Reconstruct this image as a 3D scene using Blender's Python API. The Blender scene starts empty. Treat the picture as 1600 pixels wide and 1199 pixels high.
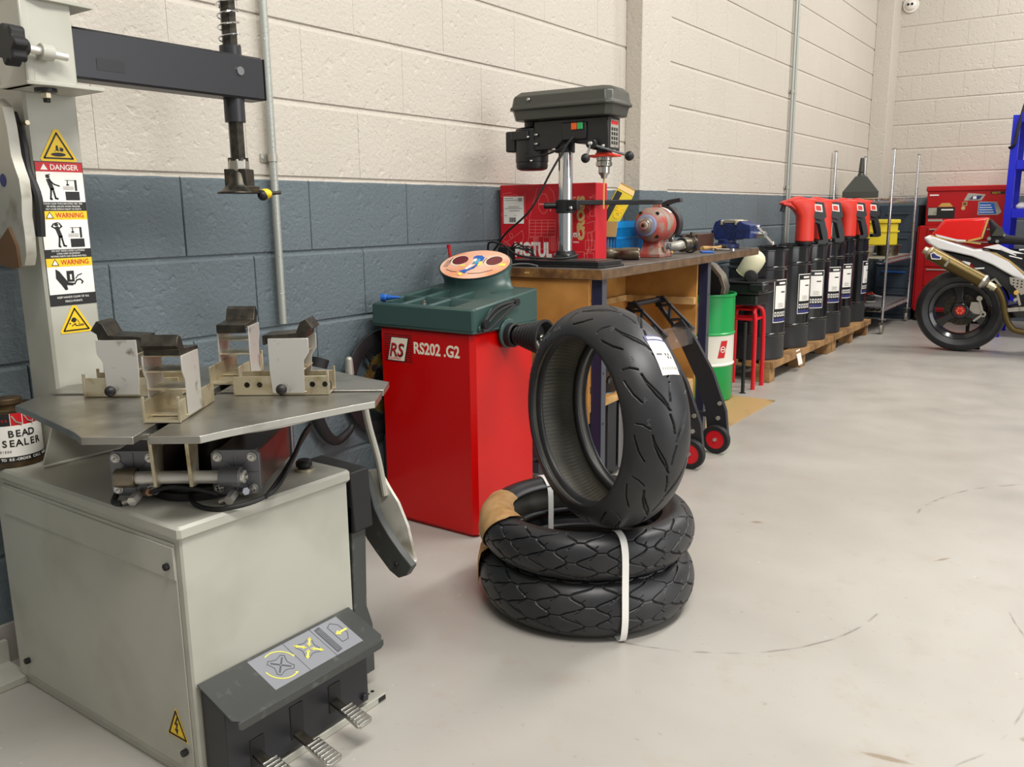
import bpy, math, random
import numpy as np
from mathutils import Matrix, Vector
PI = math.pi
random.seed(7)
SC = bpy.context.scene
COL = SC.collection

# ---------------------------------------------------------------- camera
def make_camera():
    f, yaw, pitch, roll = 1332.6, .6168, .19794, -.010846
    cy, sy = math.cos(yaw), math.sin(yaw)
    w = Vector((-sy*math.cos(pitch), cy*math.cos(pitch), -math.sin(pitch)))
    r = Vector((cy, sy, 0)); u = r.cross(w)
    cr, sr = math.cos(roll), math.sin(roll)
    r2 = cr*r+sr*u; u2 = -sr*r+cr*u
    cam = bpy.data.cameras.new('camera'); o = bpy.data.objects.new('camera', cam); COL.objects.link(o)
    m = Matrix.Identity(4)
    for i in range(3):
        m[i][0] = r2[i]; m[i][1] = u2[i]; m[i][2] = -w[i]
    m[0][3], m[1][3], m[2][3] = 2.2154, 0.0, 1.11
    o.matrix_world = m
    cam.sensor_width = 36; cam.lens = f*36/1600; cam.clip_start = .02; cam.clip_end = 60
    SC.camera = o
make_camera()

# ---------------------------------------------------------------- light
W = bpy.data.worlds.new('world'); SC.world = W; W.use_nodes = True
W.node_tree.nodes['Background'].inputs[0].default_value = (1.0, .975, .93, 1)
W.node_tree.nodes['Background'].inputs[1].default_value = .34
def area(name, loc, size, size_y, power, target, color=(1, .972, .93)):
    L = bpy.data.lights.new(name, 'AREA'); L.shape = 'RECTANGLE'; L.size = size; L.size_y = size_y
    L.energy = power; L.color = color
    o = bpy.data.objects.new(name, L); COL.objects.link(o); o.location = loc
    o.rotation_euler = (Vector(target)-Vector(loc)).to_track_quat('-Z', 'Y').to_euler()
    return o
area('ceiling_light_near', (2.5, .7, 3.9), 2.2, .6, 145, (2.3, .8, 0))
area('ceiling_light_mid', (2.6, 4.2, 4.2), 2.4, .5, 125, (2.3, 4.2, 0))
area('ceiling_light_far', (2.8, 8.0, 4.2), 2.4, .5, 135, (2.2, 8.6, .6))
area('doorway_daylight', (6.5, 3.0, 2.0), 3.5, 3.2, 120, (0, 3.4, .8), (.97, .98, 1))
SC.view_settings.view_transform = 'Standard'
SC.view_settings.look = 'None'
SC.view_settings.gamma = 1
SC.view_settings.use_curve_mapping = False
SC.view_settings.exposure = .05

# ---------------------------------------------------------------- materials
def lin(c):
    if isinstance(c, str):
        c = tuple(int(c[i:i+2], 16) for i in (0, 2, 4))
    return tuple((v/255/12.92 if v/255 <= .04045 else ((v/255+.055)/1.055)**2.4) for v in c)+(1,)
class NT:
    def __init__(s, m): s.t = m.node_tree; s.b = s.t.nodes['Principled BSDF']
    def n(s, typ, **k):
        x = s.t.nodes.new(typ)
        for a, v in k.items():
            if a.startswith('i_'): x.inputs[a[2:].replace('_', ' ')].default_value = v
            else: setattr(x, a, v)
        return x
    def l(s, a, b): s.t.links.new(a, b)
def mat(name, c, rough=.5, metal=0, bump=0, bscale=60, var=0, vscale=6, c2=None, coat=0, spec=None, trans=0, alpha=1, detail=3, ramp=(.4, .65), emit=0):
    m = bpy.data.materials.new(name); m.use_nodes = True; t = NT(m); b = t.b
    b.inputs['Base Color'].default_value = lin(c); b.inputs['Roughness'].default_value = rough
    b.inputs['Metallic'].default_value = metal
    if coat: b.inputs['Coat Weight'].default_value = coat; b.inputs['Coat Roughness'].default_value = .08
    if spec is not None: b.inputs['Specular IOR Level'].default_value = spec
    if trans: b.inputs['Transmission Weight'].default_value = trans
    if alpha < 1: b.inputs['Alpha'].default_value = alpha
    if emit: b.inputs['Emission Color'].default_value = lin(c); b.inputs['Emission Strength'].default_value = emit
    if bump or c2 or var:
        tc = t.n('ShaderNodeTexCoord')
    if bump:
        no = t.n('ShaderNodeTexNoise', i_Scale=bscale, i_Detail=4.0); t.l(tc.outputs['Object'], no.inputs['Vector'])
        bp = t.n('ShaderNodeBump', i_Strength=bump, i_Distance=.002); t.l(no.outputs['Fac'], bp.inputs['Height']); t.l(bp.outputs[0], b.inputs['Normal'])
    if c2 or var:
        no = t.n('ShaderNodeTexNoise', i_Scale=vscale, i_Detail=float(detail)); t.l(tc.outputs['Object'], no.inputs['Vector'])
        rp = t.n('ShaderNodeMapRange'); rp.inputs[1].default_value = ramp[0]; rp.inputs[2].default_value = ramp[1]
        t.l(no.outputs['Fac'], rp.inputs[0])
        mx = t.n('ShaderNodeMix', data_type='RGBA'); t.l(rp.outputs[0], mx.inputs[0])
        mx.inputs[6].default_value = lin(c)
        mx.inputs[7].default_value = lin(c2) if c2 else tuple(v*(1-var) for v in lin(c)[:3])+(1,)
        t.l(mx.outputs[2], b.inputs['Base Color'])
    return m
M = {}
M['greypaint'] = mat('machine_grey_paint', 'b3b2a6', .42, bump=.05, bscale=250, c2='a19f91', vscale=5, ramp=(.5, .8))
M['blackpaint'] = mat('black_powdercoat', '25262a', .38, bump=.05, bscale=300)
M['darkrubber'] = mat('black_rubber', '1b1b1c', .6, bump=.08, bscale=120)
M['blackplastic'] = mat('black_plastic', '1c1d1f', .4)
M['hood'] = mat('pedal_hood_paint', '3c3e3c', .4, c2='555752', vscale=40, ramp=(.6, .75))
M['steel'] = mat('steel', 'b9b7b0', .28, 1, bump=.04, bscale=200)
M['wornsteel'] = mat('worn_steel_plate', 'a9a79f', .33, .9, c2='77736a', vscale=9, ramp=(.45, .75), detail=6)
M['zinc'] = mat('zinc_plate', 'c9bfa4', .38, .75, c2='9c8a64', vscale=22, ramp=(.5, .72), detail=6)
M['zincpale'] = mat('pale_zinc_plate', 'd6d3cc', .35, .6, c2='8e8676', vscale=30, ramp=(.6, .72), detail=6)
M['chrome'] = mat('chrome', 'e2e2e2', .12, 1)
M['darksteel'] = mat('oiled_dark_steel', '35332e', .38, .7, c2='4d483e', vscale=40)
M['endplate'] = mat('cast_cylinder_plate', '77787c', .4, .7)
M['barrel'] = mat('anodised_barrel', '8b6f66', .3, .8, c2='6d5e5c', vscale=8)
M['yellow'] = mat('sticker_yellow', 'f2c811', .45)
M['white'] = mat('sticker_white', 'f1eee6', .45)
M['red'] = mat('sticker_red', 'c3121c', .45)
M['black'] = mat('print_black', '141414', .5)
M['panelgrey'] = mat('control_sticker_grey', '85878c', .4)
M['panelline'] = mat('control_sticker_line', '4c4e54', .5)
M['paleyellow'] = mat('control_sticker_arrow', 'e9df62', .5)
M['balred'] = mat('balancer_red_enamel', 'c40000', .30, coat=.12, spec=.4, bump=.02, bscale=40)
M['balgreen'] = mat('balancer_green_plastic', '364f4b', .34, bump=.04, bscale=400)
M['trayshade'] = mat('tray_well_shade_green', '1f3130', .45)  # darker copy of the tray green, shade of the wells put into colour
M['cream'] = mat('lettering_cream', 'efe6d0', .5)
M['display'] = mat('display_disc_print', 'e79c74', .35, c2='f2cdb8', vscale=7, ramp=(.35, .6))
M['winered'] = mat('display_window', '6a1f26', .15)
M['blue'] = mat('bright_blue', '1d5fb8', .4)
M['skyblue'] = mat('sky_blue', '35a7d8', .4)
M['tyre'] = mat('tyre_rubber', '1c1d1f', .45, bump=.06, bscale=90, c2='27272a', vscale=14)
M['tyretread'] = mat('tyre_tread_rubber', '202124', .42, bump=.05, bscale=140, c2='2c2c2e', vscale=9)
M['tyrein'] = mat('tyre_inner_liner', '5d594d', .5, c2='4a473d', vscale=9)
M['mould'] = mat('tyre_lettering', '4e4f53', .45)
M['paper'] = mat('kraft_paper', 'c39b69', .75, bump=.15, bscale=30, c2='ad8350', vscale=20)
M['strap'] = mat('white_strap', 'f6f4ee', .5)
M['navy'] = mat('navy_print', '2b2f6b', .45)
M['cardred'] = mat('red_carton_print', 'c80f20', .55, bump=.05, bscale=60)
M['cardline'] = mat('carton_line_print', 'ee8d88', .55)
M['worktop'] = mat('worn_wood_worktop', '5f5750', .5, c2='483d36', vscale=12, detail=6)
M['wood'] = mat('plywood', 'c08a45', .6, c2='a06d30', vscale=7, detail=5, ramp=(.35, .7))
M['woodedge'] = mat('oily_wood_edge', '8a6436', .55, c2='5a3c22', vscale=20)
M['palewood'] = mat('pale_pine', 'c9a269', .65, c2='a37c48', vscale=14)
M['pallet'] = mat('pallet_pine', 'a98252', .7, c2='7c5a36', vscale=10, detail=6)
M['legblue'] = mat('bench_leg_paint', '42464e', .45)
M['legnavy'] = mat('bench_leg_blue', '1d2340', .45)
M['presspaint'] = mat('press_hammertone', '3e3f39', .35, bump=.12, bscale=300)
M['pressblack'] = mat('press_black', '17181a', .38)
M['orange'] = mat('orange_plastic', 'dd5a14', .4)
M['orangered'] = mat('orange_red_plastic', 'e23b20', .4)
M['green'] = mat('green_button', '2fa15b', .4)
M['grindred'] = mat('dusty_red_enamel', 'a8443a', .5, c2='8d7a6c', vscale=14, ramp=(.42, .6), detail=5)
M['grinddust'] = mat('grinder_dust_grey', '8d8478', .6, c2='a0564a', vscale=18, ramp=(.5, .65))
M['wheelblue'] = mat('abrasive_blue_grey', '8088a8', .7)
M['bluebasket'] = mat('blue_basket', '0f83c8', .4)
M['yellowbox'] = mat('yellow_carton', 'd9c11a', .5)
M['card'] = mat('bare_cardboard', 'c2a468', .7)
M['exhaust'] = mat('tarnished_steel', '8d8372', .35, .9, c2='5c5344', vscale=20)
M['viceblue'] = mat('vice_blue', '24356e', .4, c2='1b2750', vscale=30)
M['darkwood'] = mat('dark_wood', '4c3022', .5)
M['castgreen'] = mat('drum_green', '0b9a4a', .3)
M['drumwhite'] = mat('drum_white_band', 'e2e0d3', .35)
M['drumblack'] = mat('drum_black_gloss', '111113', .16, coat=.3)
M['drumbase'] = mat('drum_base_grey', '2a2b2d', .35)
M['aluminium'] = mat('brushed_metal', 'b8b4aa', .35, .9)
M['natural'] = mat('natural_plastic', 'ddd8b8', .5)
M['stoolred'] = mat('red_gloss_tube', 'cf1220', .25)
M['greyplastic'] = mat('grey_plastic', '6a6a6a', .5)
M['pumpred'] = mat('pump_red', 'dc3525', .38)
M['cabnavy'] = mat('slate_cabinet', '37434f', .45)
M['chestred'] = mat('tool_chest_red', 'b01018', .28)
M['shelfblue'] = mat('shelf_blue', '0a18c0', .4)
M['fairred'] = mat('fairing_red', 'e01410', .2, coat=.5)
M['fairwhite'] = mat('fairing_white', 'ecebea', .2, coat=.5)
M['gold'] = mat('gold_trim', 'c8a052', .4)
M['titan'] = mat('bronze_muffler', '5c4d2b', .34, .75)
M['carpaint'] = mat('black_gloss', '121214', .15, coat=.3)
M['cloth'] = mat('black_cloth', '1c1b1d', .9)
M['creampipe'] = mat('galvanised_conduit', 'aeb1aa', .45, .5)
M['whiteplastic'] = mat('white_plastic', 'e6e2d8', .45)
M['tin'] = mat('rusty_tin', '5e4c34', .45, .5, c2='3e3122', vscale=30)
M['brass'] = mat('worn_brass', '94803f', .4, .7, c2='5d5230', vscale=30)
M['topedge'] = mat('worktop_edge', '6c5338', .5, c2='4c3a28', vscale=16, detail=5)
M['brown'] = mat('rusty_brown', '6e5034', .5, .3)
M['weld'] = mat('weld_bead', 'd2d0c4', .5)
M['castgrey'] = mat('cast_aluminium_lever', 'b5b2a6', .45, .5, c2='8d8676', vscale=12, ramp=(.55, .7))
M['clear'] = mat('clear_plastic', 'ffffff', .1, trans=.9, alpha=.35)

# ---------------------------------------------------------------- geometry helper
def fr(o, x, y):
    x = Vector(x).normalized(); y = Vector(y); y = (y-x*y.dot(x)).normalized(); z = x.cross(y)
    m = Matrix.Identity(4)
    for i in range(3): m[i][0] = x[i]; m[i][1] = y[i]; m[i][2] = z[i]; m[i][3] = o[i]
    return m
def FX(o): return fr(o, (0, 1, 0), (0, 0, 1))      # face looking +x
def FY(o): return fr(o, (1, 0, 0), (0, 0, 1))      # face looking -y
def axis_frame(p0, p1):
    z = (Vector(p1)-Vector(p0)).normalized()
    a = Vector((0, 0, 1)) if abs(z.z) < .9 else Vector((1, 0, 0))
    x = a.cross(z).normalized(); y = z.cross(x)
    m = Matrix.Identity(4)
    for i in range(3): m[i][0] = x[i]; m[i][1] = y[i]; m[i][2] = z[i]; m[i][3] = p0[i]
    return m
def RZ(a): return Matrix.Rotation(a, 4, 'Z')
def RX(a): return Matrix.Rotation(a, 4, 'X')
def RY(a): return Matrix.Rotation(a, 4, 'Y')
def TR(*v): return Matrix.Translation(v if len(v) == 3 else v[0])
class B:
    def __init__(s): s.v = []; s.f = []; s.m = []; s.mats = []; s.X = Matrix.Identity(4); s.flat = []
    def mi(s, m):
        m = M[m] if isinstance(m, str) else m
        if m not in s.mats: s.mats.append(m)
        return s.mats.index(m)
    def add(s, vs, fs, m, X=None):
        k = len(s.v); X = s.X @ X if X is not None else s.X; i = s.mi(m)
        s.v += [X @ Vector(v) for v in vs]
        for f in fs: s.f.append(tuple(k+a for a in f)); s.m.append(i)
        return s
    def box(s, c, d, m, X=None, ch=0):
        x, y, z = d[0]/2, d[1]/2, d[2]/2
        if not ch:
            vs = [(c[0]+a*x, c[1]+b*y, c[2]+e*z) for e in (-1, 1) for a, b in ((-1, -1), (1, -1), (1, 1), (-1, 1))]
            fs = [(3, 2, 1, 0), (4, 5, 6, 7), (0, 1, 5, 4), (1, 2, 6, 5), (2, 3, 7, 6), (3, 0, 4, 7)]
            return s.add(vs, fs, m, X)
        # chamfered in plan and at top and bottom
        ch = min(ch, x*.9, y*.9, z*.9)
        def ring(k, zz):
            X_, Y_ = x-k, y-k; q = ch
            return [(c[0]+a, c[1]+b, c[2]+zz) for a, b in ((-X_+q, -Y_), (X_-q, -Y_), (X_, -Y_+q), (X_, Y_-q), (X_-q, Y_), (-X_+q, Y_), (-X_, Y_-q), (-X_, -Y_+q))]
        rs = [ring(ch*.75, -z), ring(0, -z+ch), ring(0, z-ch), ring(ch*.75, z)]
        vs = sum(rs, []); fs = [tuple(range(7, -1, -1)), tuple(range(24, 32))]
        for k in range(3):
            for i in range(8):
                j = (i+1) % 8; fs.append((k*8+i, k*8+j, k*8+8+j, k*8+8+i))
        return s.add(vs, fs, m, X)
    def lohi(s, lo, hi, m, ch=0, X=None):
        return s.box([(a+b)/2 for a, b in zip(lo, hi)], [abs(b-a) for a, b in zip(lo, hi)], m, X, ch)
    def lathe(s, prof, m, X=None, n=32, close=False, a0=0, a1=2*PI):
        full = abs(a1-a0-2*PI) < 1e-6; cnt = n if full else n+1; P = len(prof); vs = []
        for i in range(cnt):
            a = a0+(a1-a0)*i/n; c, d = math.cos(a), math.sin(a)
            vs += [(r*c, r*d, z) for r, z in prof]
        fs = []
        for i in range(n):
            j = (i+1) % cnt
            for k in range(P if close else P-1):
                l = (k+1) % P; fs.append((i*P+k, j*P+k, j*P+l, i*P+l))
        if not close and full:
            if prof[0][0] > 1e-5: fs.append(tuple(i*P for i in range(n-1, -1, -1)))
            if prof[-1][0] > 1e-5: fs.append(tuple(i*P+P-1 for i in range(n)))
        return s.add(vs, fs, m, X)
    def cyl(s, p0, p1, r0, m, r1=None, n=24, ch=0):
        r1 = r0 if r1 is None else r1; X = axis_frame(p0, p1); L = (Vector(p1)-Vector(p0)).length
        pr = [(r0, 0), (r1, L)] if not ch else [(r0-ch, 0), (r0, ch), (r1, L-ch), (r1-ch, L)]
        return s.lathe(pr, m, X, n)
    def tube(s, pts, r, m, n=10, closed=False, sub=6, flat=None):
        P = [Vector(p) for p in pts]
        if sub > 1 and len(P) > 2:
            Q = []; L = len(P); rng = L if closed else L-1
            for i in range(rng):
                a = P[(i-1) % L] if (closed or i > 0) else P[i]; b = P[i]; c = P[(i+1) % L]
                d = P[(i+2) % L] if (closed or i+2 < L) else c
                for k in range(sub):
                    t = k/sub
                    Q.append(.5*((2*b)+(c-a)*t+(2*a-5*b+4*c-d)*t*t+(-a+3*b-3*c+d)*t**3))
            if not closed: Q.append(P[-1])
            P = Q
        L = len(P); vs = []; up = None
        for i in range(L):
            t = (P[(i+1) % L]-P[i-1]) if closed else (P[min(i+1, L-1)]-P[max(i-1, 0)])
            t.normalize()
            if up is None:
                up = Vector((0, 0, 1)) if abs(t.z) < .9 else Vector((1, 0, 0))
            x = up.cross(t).normalized(); y = t.cross(x); up = y
            rr = r(i/(L-1)) if callable(r) else r
            if flat:
                for a, b in ((-1, -1), (1, -1), (1, 1), (-1, 1)): vs.append(P[i]+x*a*flat[0]+y*b*flat[1])
            else:
                for k in range(n):
                    a = 2*PI*k/n; vs.append(P[i]+x*math.cos(a)*rr+y*math.sin(a)*rr)
        n = 4 if flat else n; fs = []
        for i in range(L if closed else L-1):
            j = (i+1) % L
            for k in range(n): fs.append((i*n+k, i*n+(k+1) % n, j*n+(k+1) % n, j*n+k))
        if not closed: fs += [tuple(range(n-1, -1, -1)), tuple((L-1)*n+k for k in range(n))]
        return s.add(vs, fs, m)
    def prism(s, poly, h0, h1, m, X=None):
        n = len(poly)
        ar = sum(poly[i][0]*poly[(i+1) % n][1]-poly[(i+1) % n][0]*poly[i][1] for i in range(n))
        if ar < 0: poly = poly[::-1]
        vs = [(x, y, h0) for x, y in poly]+[(x, y, h1) for x, y in poly]
        fs = [tuple(range(n-1, -1, -1)), tuple(range(n, 2*n))]+[(i, (i+1) % n, n+(i+1) % n, n+i) for i in range(n)]
        return s.add(vs, fs, m, X)
    def rect(s, x0, y0, x1, y1, m, X, t=.0006, z=0): return s.prism([(x0, y0), (x1, y0), (x1, y1), (x0, y1)], z, z+t, m, X)
    def line(s, pts, w, m, X, t=.0006, z=0, closed=False):
        q = list(pts)+([pts[0]] if closed else [])
        for (a, b), (c, d) in zip(q, q[1:]):
            L = math.hypot(c-a, d-b)
            if L < 1e-7: continue
            nx, ny = -(d-b)/L*w/2, (c-a)/L*w/2; ex, ey = (c-a)/L*w*.3, (d-b)/L*w*.3
            s.prism([(a-ex+nx, b-ey+ny), (a-ex-nx, b-ey-ny), (c+ex-nx, d+ey-ny), (c+ex+nx, d+ey+ny)], z, z+t, m, X)
        return s
    def disc(s, x, y, r, m, X, t=.0006, z=0, ry=None, n=28):
        ry = ry or r
        return s.prism([(x+r*math.cos(2*PI*i/n), y+ry*math.sin(2*PI*i/n)) for i in range(n)], z, z+t, m, X)
    def sph(s, c, r, m, sc=(1, 1, 1), n=20, X=None):
        pr = [(max(r*math.sin(PI*i/12), 0 if i in (0, 12) else 1e-4), -r*math.cos(PI*i/12)) for i in range(13)]
        Y = TR(*c) @ Matrix.Diagonal((sc[0], sc[1], sc[2], 1))
        return s.lathe(pr, m, (X @ Y) if X is not None else Y, n)
    def text(s, txt, size, m, X, z=0, ext=.0004, off=0, align='LEFT', sx=1, shear=0):
        cu = bpy.data.curves.new('t', 'FONT'); cu.body = txt; cu.size = size; cu.extrude = ext/2; cu.offset = off
        cu.align_x = align; cu.shear = shear; cu.resolution_u = 3
        o = bpy.data.objects.new('t', cu); COL.objects.link(o)
        me = o.to_mesh()
        Y = X @ TR(0, 0, z+ext/2) @ Matrix.Diagonal((sx, 1, 1, 1))
        s.add([tuple(v.co) for v in me.vertices], [tuple(p.vertices) for p in me.polygons], m, Y)
        o.to_mesh_clear(); bpy.data.objects.remove(o); bpy.data.curves.remove(cu)
        return s
    def grid(s, fn, nu, nv, m, wrap=False):
        vs = [fn(i/nu, j/nv) for i in range(nu+(0 if wrap else 1)) for j in range(nv+1)]
        fs = []
        for i in range(nu):
            k = (i+1) % nu if wrap else i+1
            for j in range(nv): fs.append((i*(nv+1)+j, k*(nv+1)+j, k*(nv+1)+j+1, i*(nv+1)+j+1))
        return s.add(vs, fs, m)
    def sheet(s, fn, nu, nv, m, th):
        "double-sided thin patch: fn(u,v,off) gives a point at distance off"
        a = [fn(i/nu, j/nv, th) for i in range(nu+1) for j in range(nv+1)]
        b = [fn(i/nu, j/nv, 0) for i in range(nu+1) for j in range(nv+1)]
        K = len(a); w = nv+1; fs = []
        for i in range(nu):
            for j in range(nv):
                q = (i*w+j, (i+1)*w+j, (i+1)*w+j+1, i*w+j+1); fs += [q, tuple(K+x for x in q[::-1])]
        edge = [j for j in range(nv+1)]+[i*w+nv for i in range(1, nu+1)]+[nu*w+j for j in range(nv-1, -1, -1)]+[i*w for i in range(nu-1, 0, -1)]
        for x, y in zip(edge, edge[1:]+edge[:1]): fs.append((y, x, K+x, K+y))
        return s.add(a+b, fs, m)
    def build(s, name, parent=None, bev=0, seg=2, ang=35, sub=0):
        me = bpy.data.meshes.new(name); me.from_pydata([tuple(v) for v in s.v], [], s.f)
        for m in s.mats: me.materials.append(m)
        me.polygons.foreach_set('material_index', s.m)
        me.polygons.foreach_set('use_smooth', [True]*len(s.f))
        me.validate(); me.set_sharp_from_angle(angle=math.radians(ang)); me.update()
        o = bpy.data.objects.new(name, me); COL.objects.link(o)
        if parent is not None: o.parent = parent
        if bev:
            b = o.modifiers.new('bevel', 'BEVEL'); b.width = bev; b.segments = seg; b.limit_method = 'ANGLE'; b.angle_limit = math.radians(40)
        if sub:
            b = o.modifiers.new('sub', 'SUBSURF'); b.levels = sub; b.render_levels = sub
        return o
def thing(name, label, cat, loc=(0, 0, 0), rz=0, group=None):
    o = bpy.data.objects.new(name, None); COL.objects.link(o); o.empty_display_size = .05
    o.location = loc; o.rotation_euler = (0, 0, rz); o['label'] = label; o['category'] = cat
    if group: o['group'] = group
    return o
def tag(o, label, cat, group=None, loc=None, rz=None):
    o['label'] = label; o['category'] = cat
    if group: o['group'] = group
    if loc is not None: o.location = loc
    if rz is not None: o.rotation_euler = (0, 0, rz)
    return o
def struct(o): o['kind'] = 'structure'; return o
def dup(src, label=None, loc=None, rz=None):
    def rec(o, par):
        c = o.copy(); COL.objects.link(c)
        if par is not None: c.parent = par
        for ch in [k for k in COL.objects if k.parent == o]: rec(ch, c)
        return c
    r = rec(src, None)
    if label: r['label'] = label
    if loc is not None: r.location = loc
    if rz is not None: r.rotation_euler = (0, 0, rz)
    return r

# ---------------------------------------------------------------- setting
ZB = 1.2245; BH = .2385; BW = .477; Y0 = 1.498; YE = 9.75
def wall_material():
    m = bpy.data.materials.new('painted_blockwork'); m.use_nodes = True; t = NT(m)
    tc = t.n('ShaderNodeTexCoord'); sp = t.n('ShaderNodeSeparateXYZ'); t.l(tc.outputs['Object'], sp.inputs[0])
    # paint edge with a tiny wobble
    nw = t.n('ShaderNodeTexNoise', i_Scale=9.0, i_Detail=2.0); t.l(tc.outputs['Object'], nw.inputs['Vector'])
    ad = t.n('ShaderNodeMath', operation='MULTIPLY_ADD'); t.l(nw.outputs['Fac'], ad.inputs[0]); ad.inputs[1].default_value = .008; t.l(sp.outputs['Z'], ad.inputs[2])
    gt = t.n('ShaderNodeMath', operation='GREATER_THAN'); t.l(ad.outputs[0], gt.inputs[0]); gt.inputs[1].default_value = ZB-.005+.004
    nv = t.n('ShaderNodeTexNoise', i_Scale=1.6, i_Detail=3.0); t.l(tc.outputs['Object'], nv.inputs['Vector'])
    def two(a, b):
        x = t.n('ShaderNodeMix', data_type='RGBA'); t.l(nv.outputs['Fac'], x.inputs[0]); x.inputs[6].default_value = lin(a); x.inputs[7].default_value = lin(b); return x
    wh = two('cac3b7', 'bfb7aa'); bl = two('5b686d', '646f74')
    mx = t.n('ShaderNodeMix', data_type='RGBA'); t.l(gt.outputs[0], mx.inputs[0]); t.l(bl.outputs[2], mx.inputs[6]); t.l(wh.outputs[2], mx.inputs[7])
    t.l(mx.outputs[2], t.b.inputs['Base Color']); t.b.inputs['Roughness'].default_value = .55
    n1 = t.n('ShaderNodeTexNoise', i_Scale=70.0, i_Detail=6.0, i_Roughness=.65); t.l(tc.outputs['Object'], n1.inputs['Vector'])
    vo = t.n('ShaderNodeTexNoise', i_Scale=26.0, i_Detail=3.0); t.l(tc.outputs['Object'], vo.inputs['Vector'])
    mr = t.n('ShaderNodeMapRange'); mr.inputs[1].default_value = .28; mr.inputs[2].default_value = .42; t.l(vo.outputs['Fac'], mr.inputs[0])
    mu = t.n('ShaderNodeMath', operation='MULTIPLY'); t.l(n1.outputs['Fac'], mu.inputs[0]); t.l(mr.outputs[0], mu.inputs[1])
    bp = t.n('ShaderNodeBump', i_Strength=.75, i_Distance=.006); t.l(mu.outputs[0], bp.inputs['Height']); t.l(bp.outputs[0], t.b.inputs['Normal'])
    return m
M['wall'] = wall_material()
def block_wall(name, F, lo, hi, top, gap=()):
    "F maps (along, height, out) to the world"
    b = B(); r = random.Random(3)
    b.prism([(lo, 0), (hi, 0), (hi, top), (lo, top)], -.2, -.0055, 'wall', F)
    k = -6
    while ZB+k*BH < top:
        z0, z1 = max(ZB+k*BH, 0), min(ZB+(k+1)*BH, top); k += 1
        if z1 < .05: continue
        off = 0 if (k % 2 == 0) else BW/2
        j = math.floor((lo-Y0)/BW)-1
        while Y0+off+j*BW < hi:
            y0, y1 = max(Y0+off+j*BW, lo), min(Y0+off+(j+1)*BW, hi); j += 1
            if y1-y0 < .03: continue
            if any(y0 < g1 and y1 > g0 and z1 < gz for g0, g1, gz in gap): continue
            d = r.uniform(-.0003, .0003); e = .0015
            q = .0012 if z0 < ZB-.01 else .0002; c_ = .0018 if z0 < ZB-.01 else .0006; tp = .009 if z0 < ZB-.01 else .011
            p0 = [(y0+q, z0+.009), (y1-q, z0+.009), (y1-q, z1-.001), (y0+q, z1-.001)]
            p1 = [(y0+q+c_, z0+.009+e), (y1-q-c_, z0+.009+e), (y1-q-c_, z1-tp), (y0+q+c_, z1-tp)]
            vs = [(x, y, -.0056) for x, y in p0]+[(x, y, -.0015+d if y < (z0+z1)/2 else -.004) for x, y in p0]+[(x, y, d) for x, y in p1]
            fs = []
            for h in (0, 4):
                for i in range(4): fs.append((h+i, h+(i+1) % 4, h+4+(i+1) % 4, h+4+i))
            fs.append((8, 9, 10, 11)); b.add(vs, fs, 'wall', F)
    o = b.build(name, ang=3); return struct(o)
block_wall('wall_left', fr((0, 0, 0), (0, 1, 0), (0, 0, 1)), -2.0, YE, 4.2)
block_wall('wall_back', fr((0, YE, 0), (1, 0, 0), (0, 0, 1)), 0, 5.2, 4.2)
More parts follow.
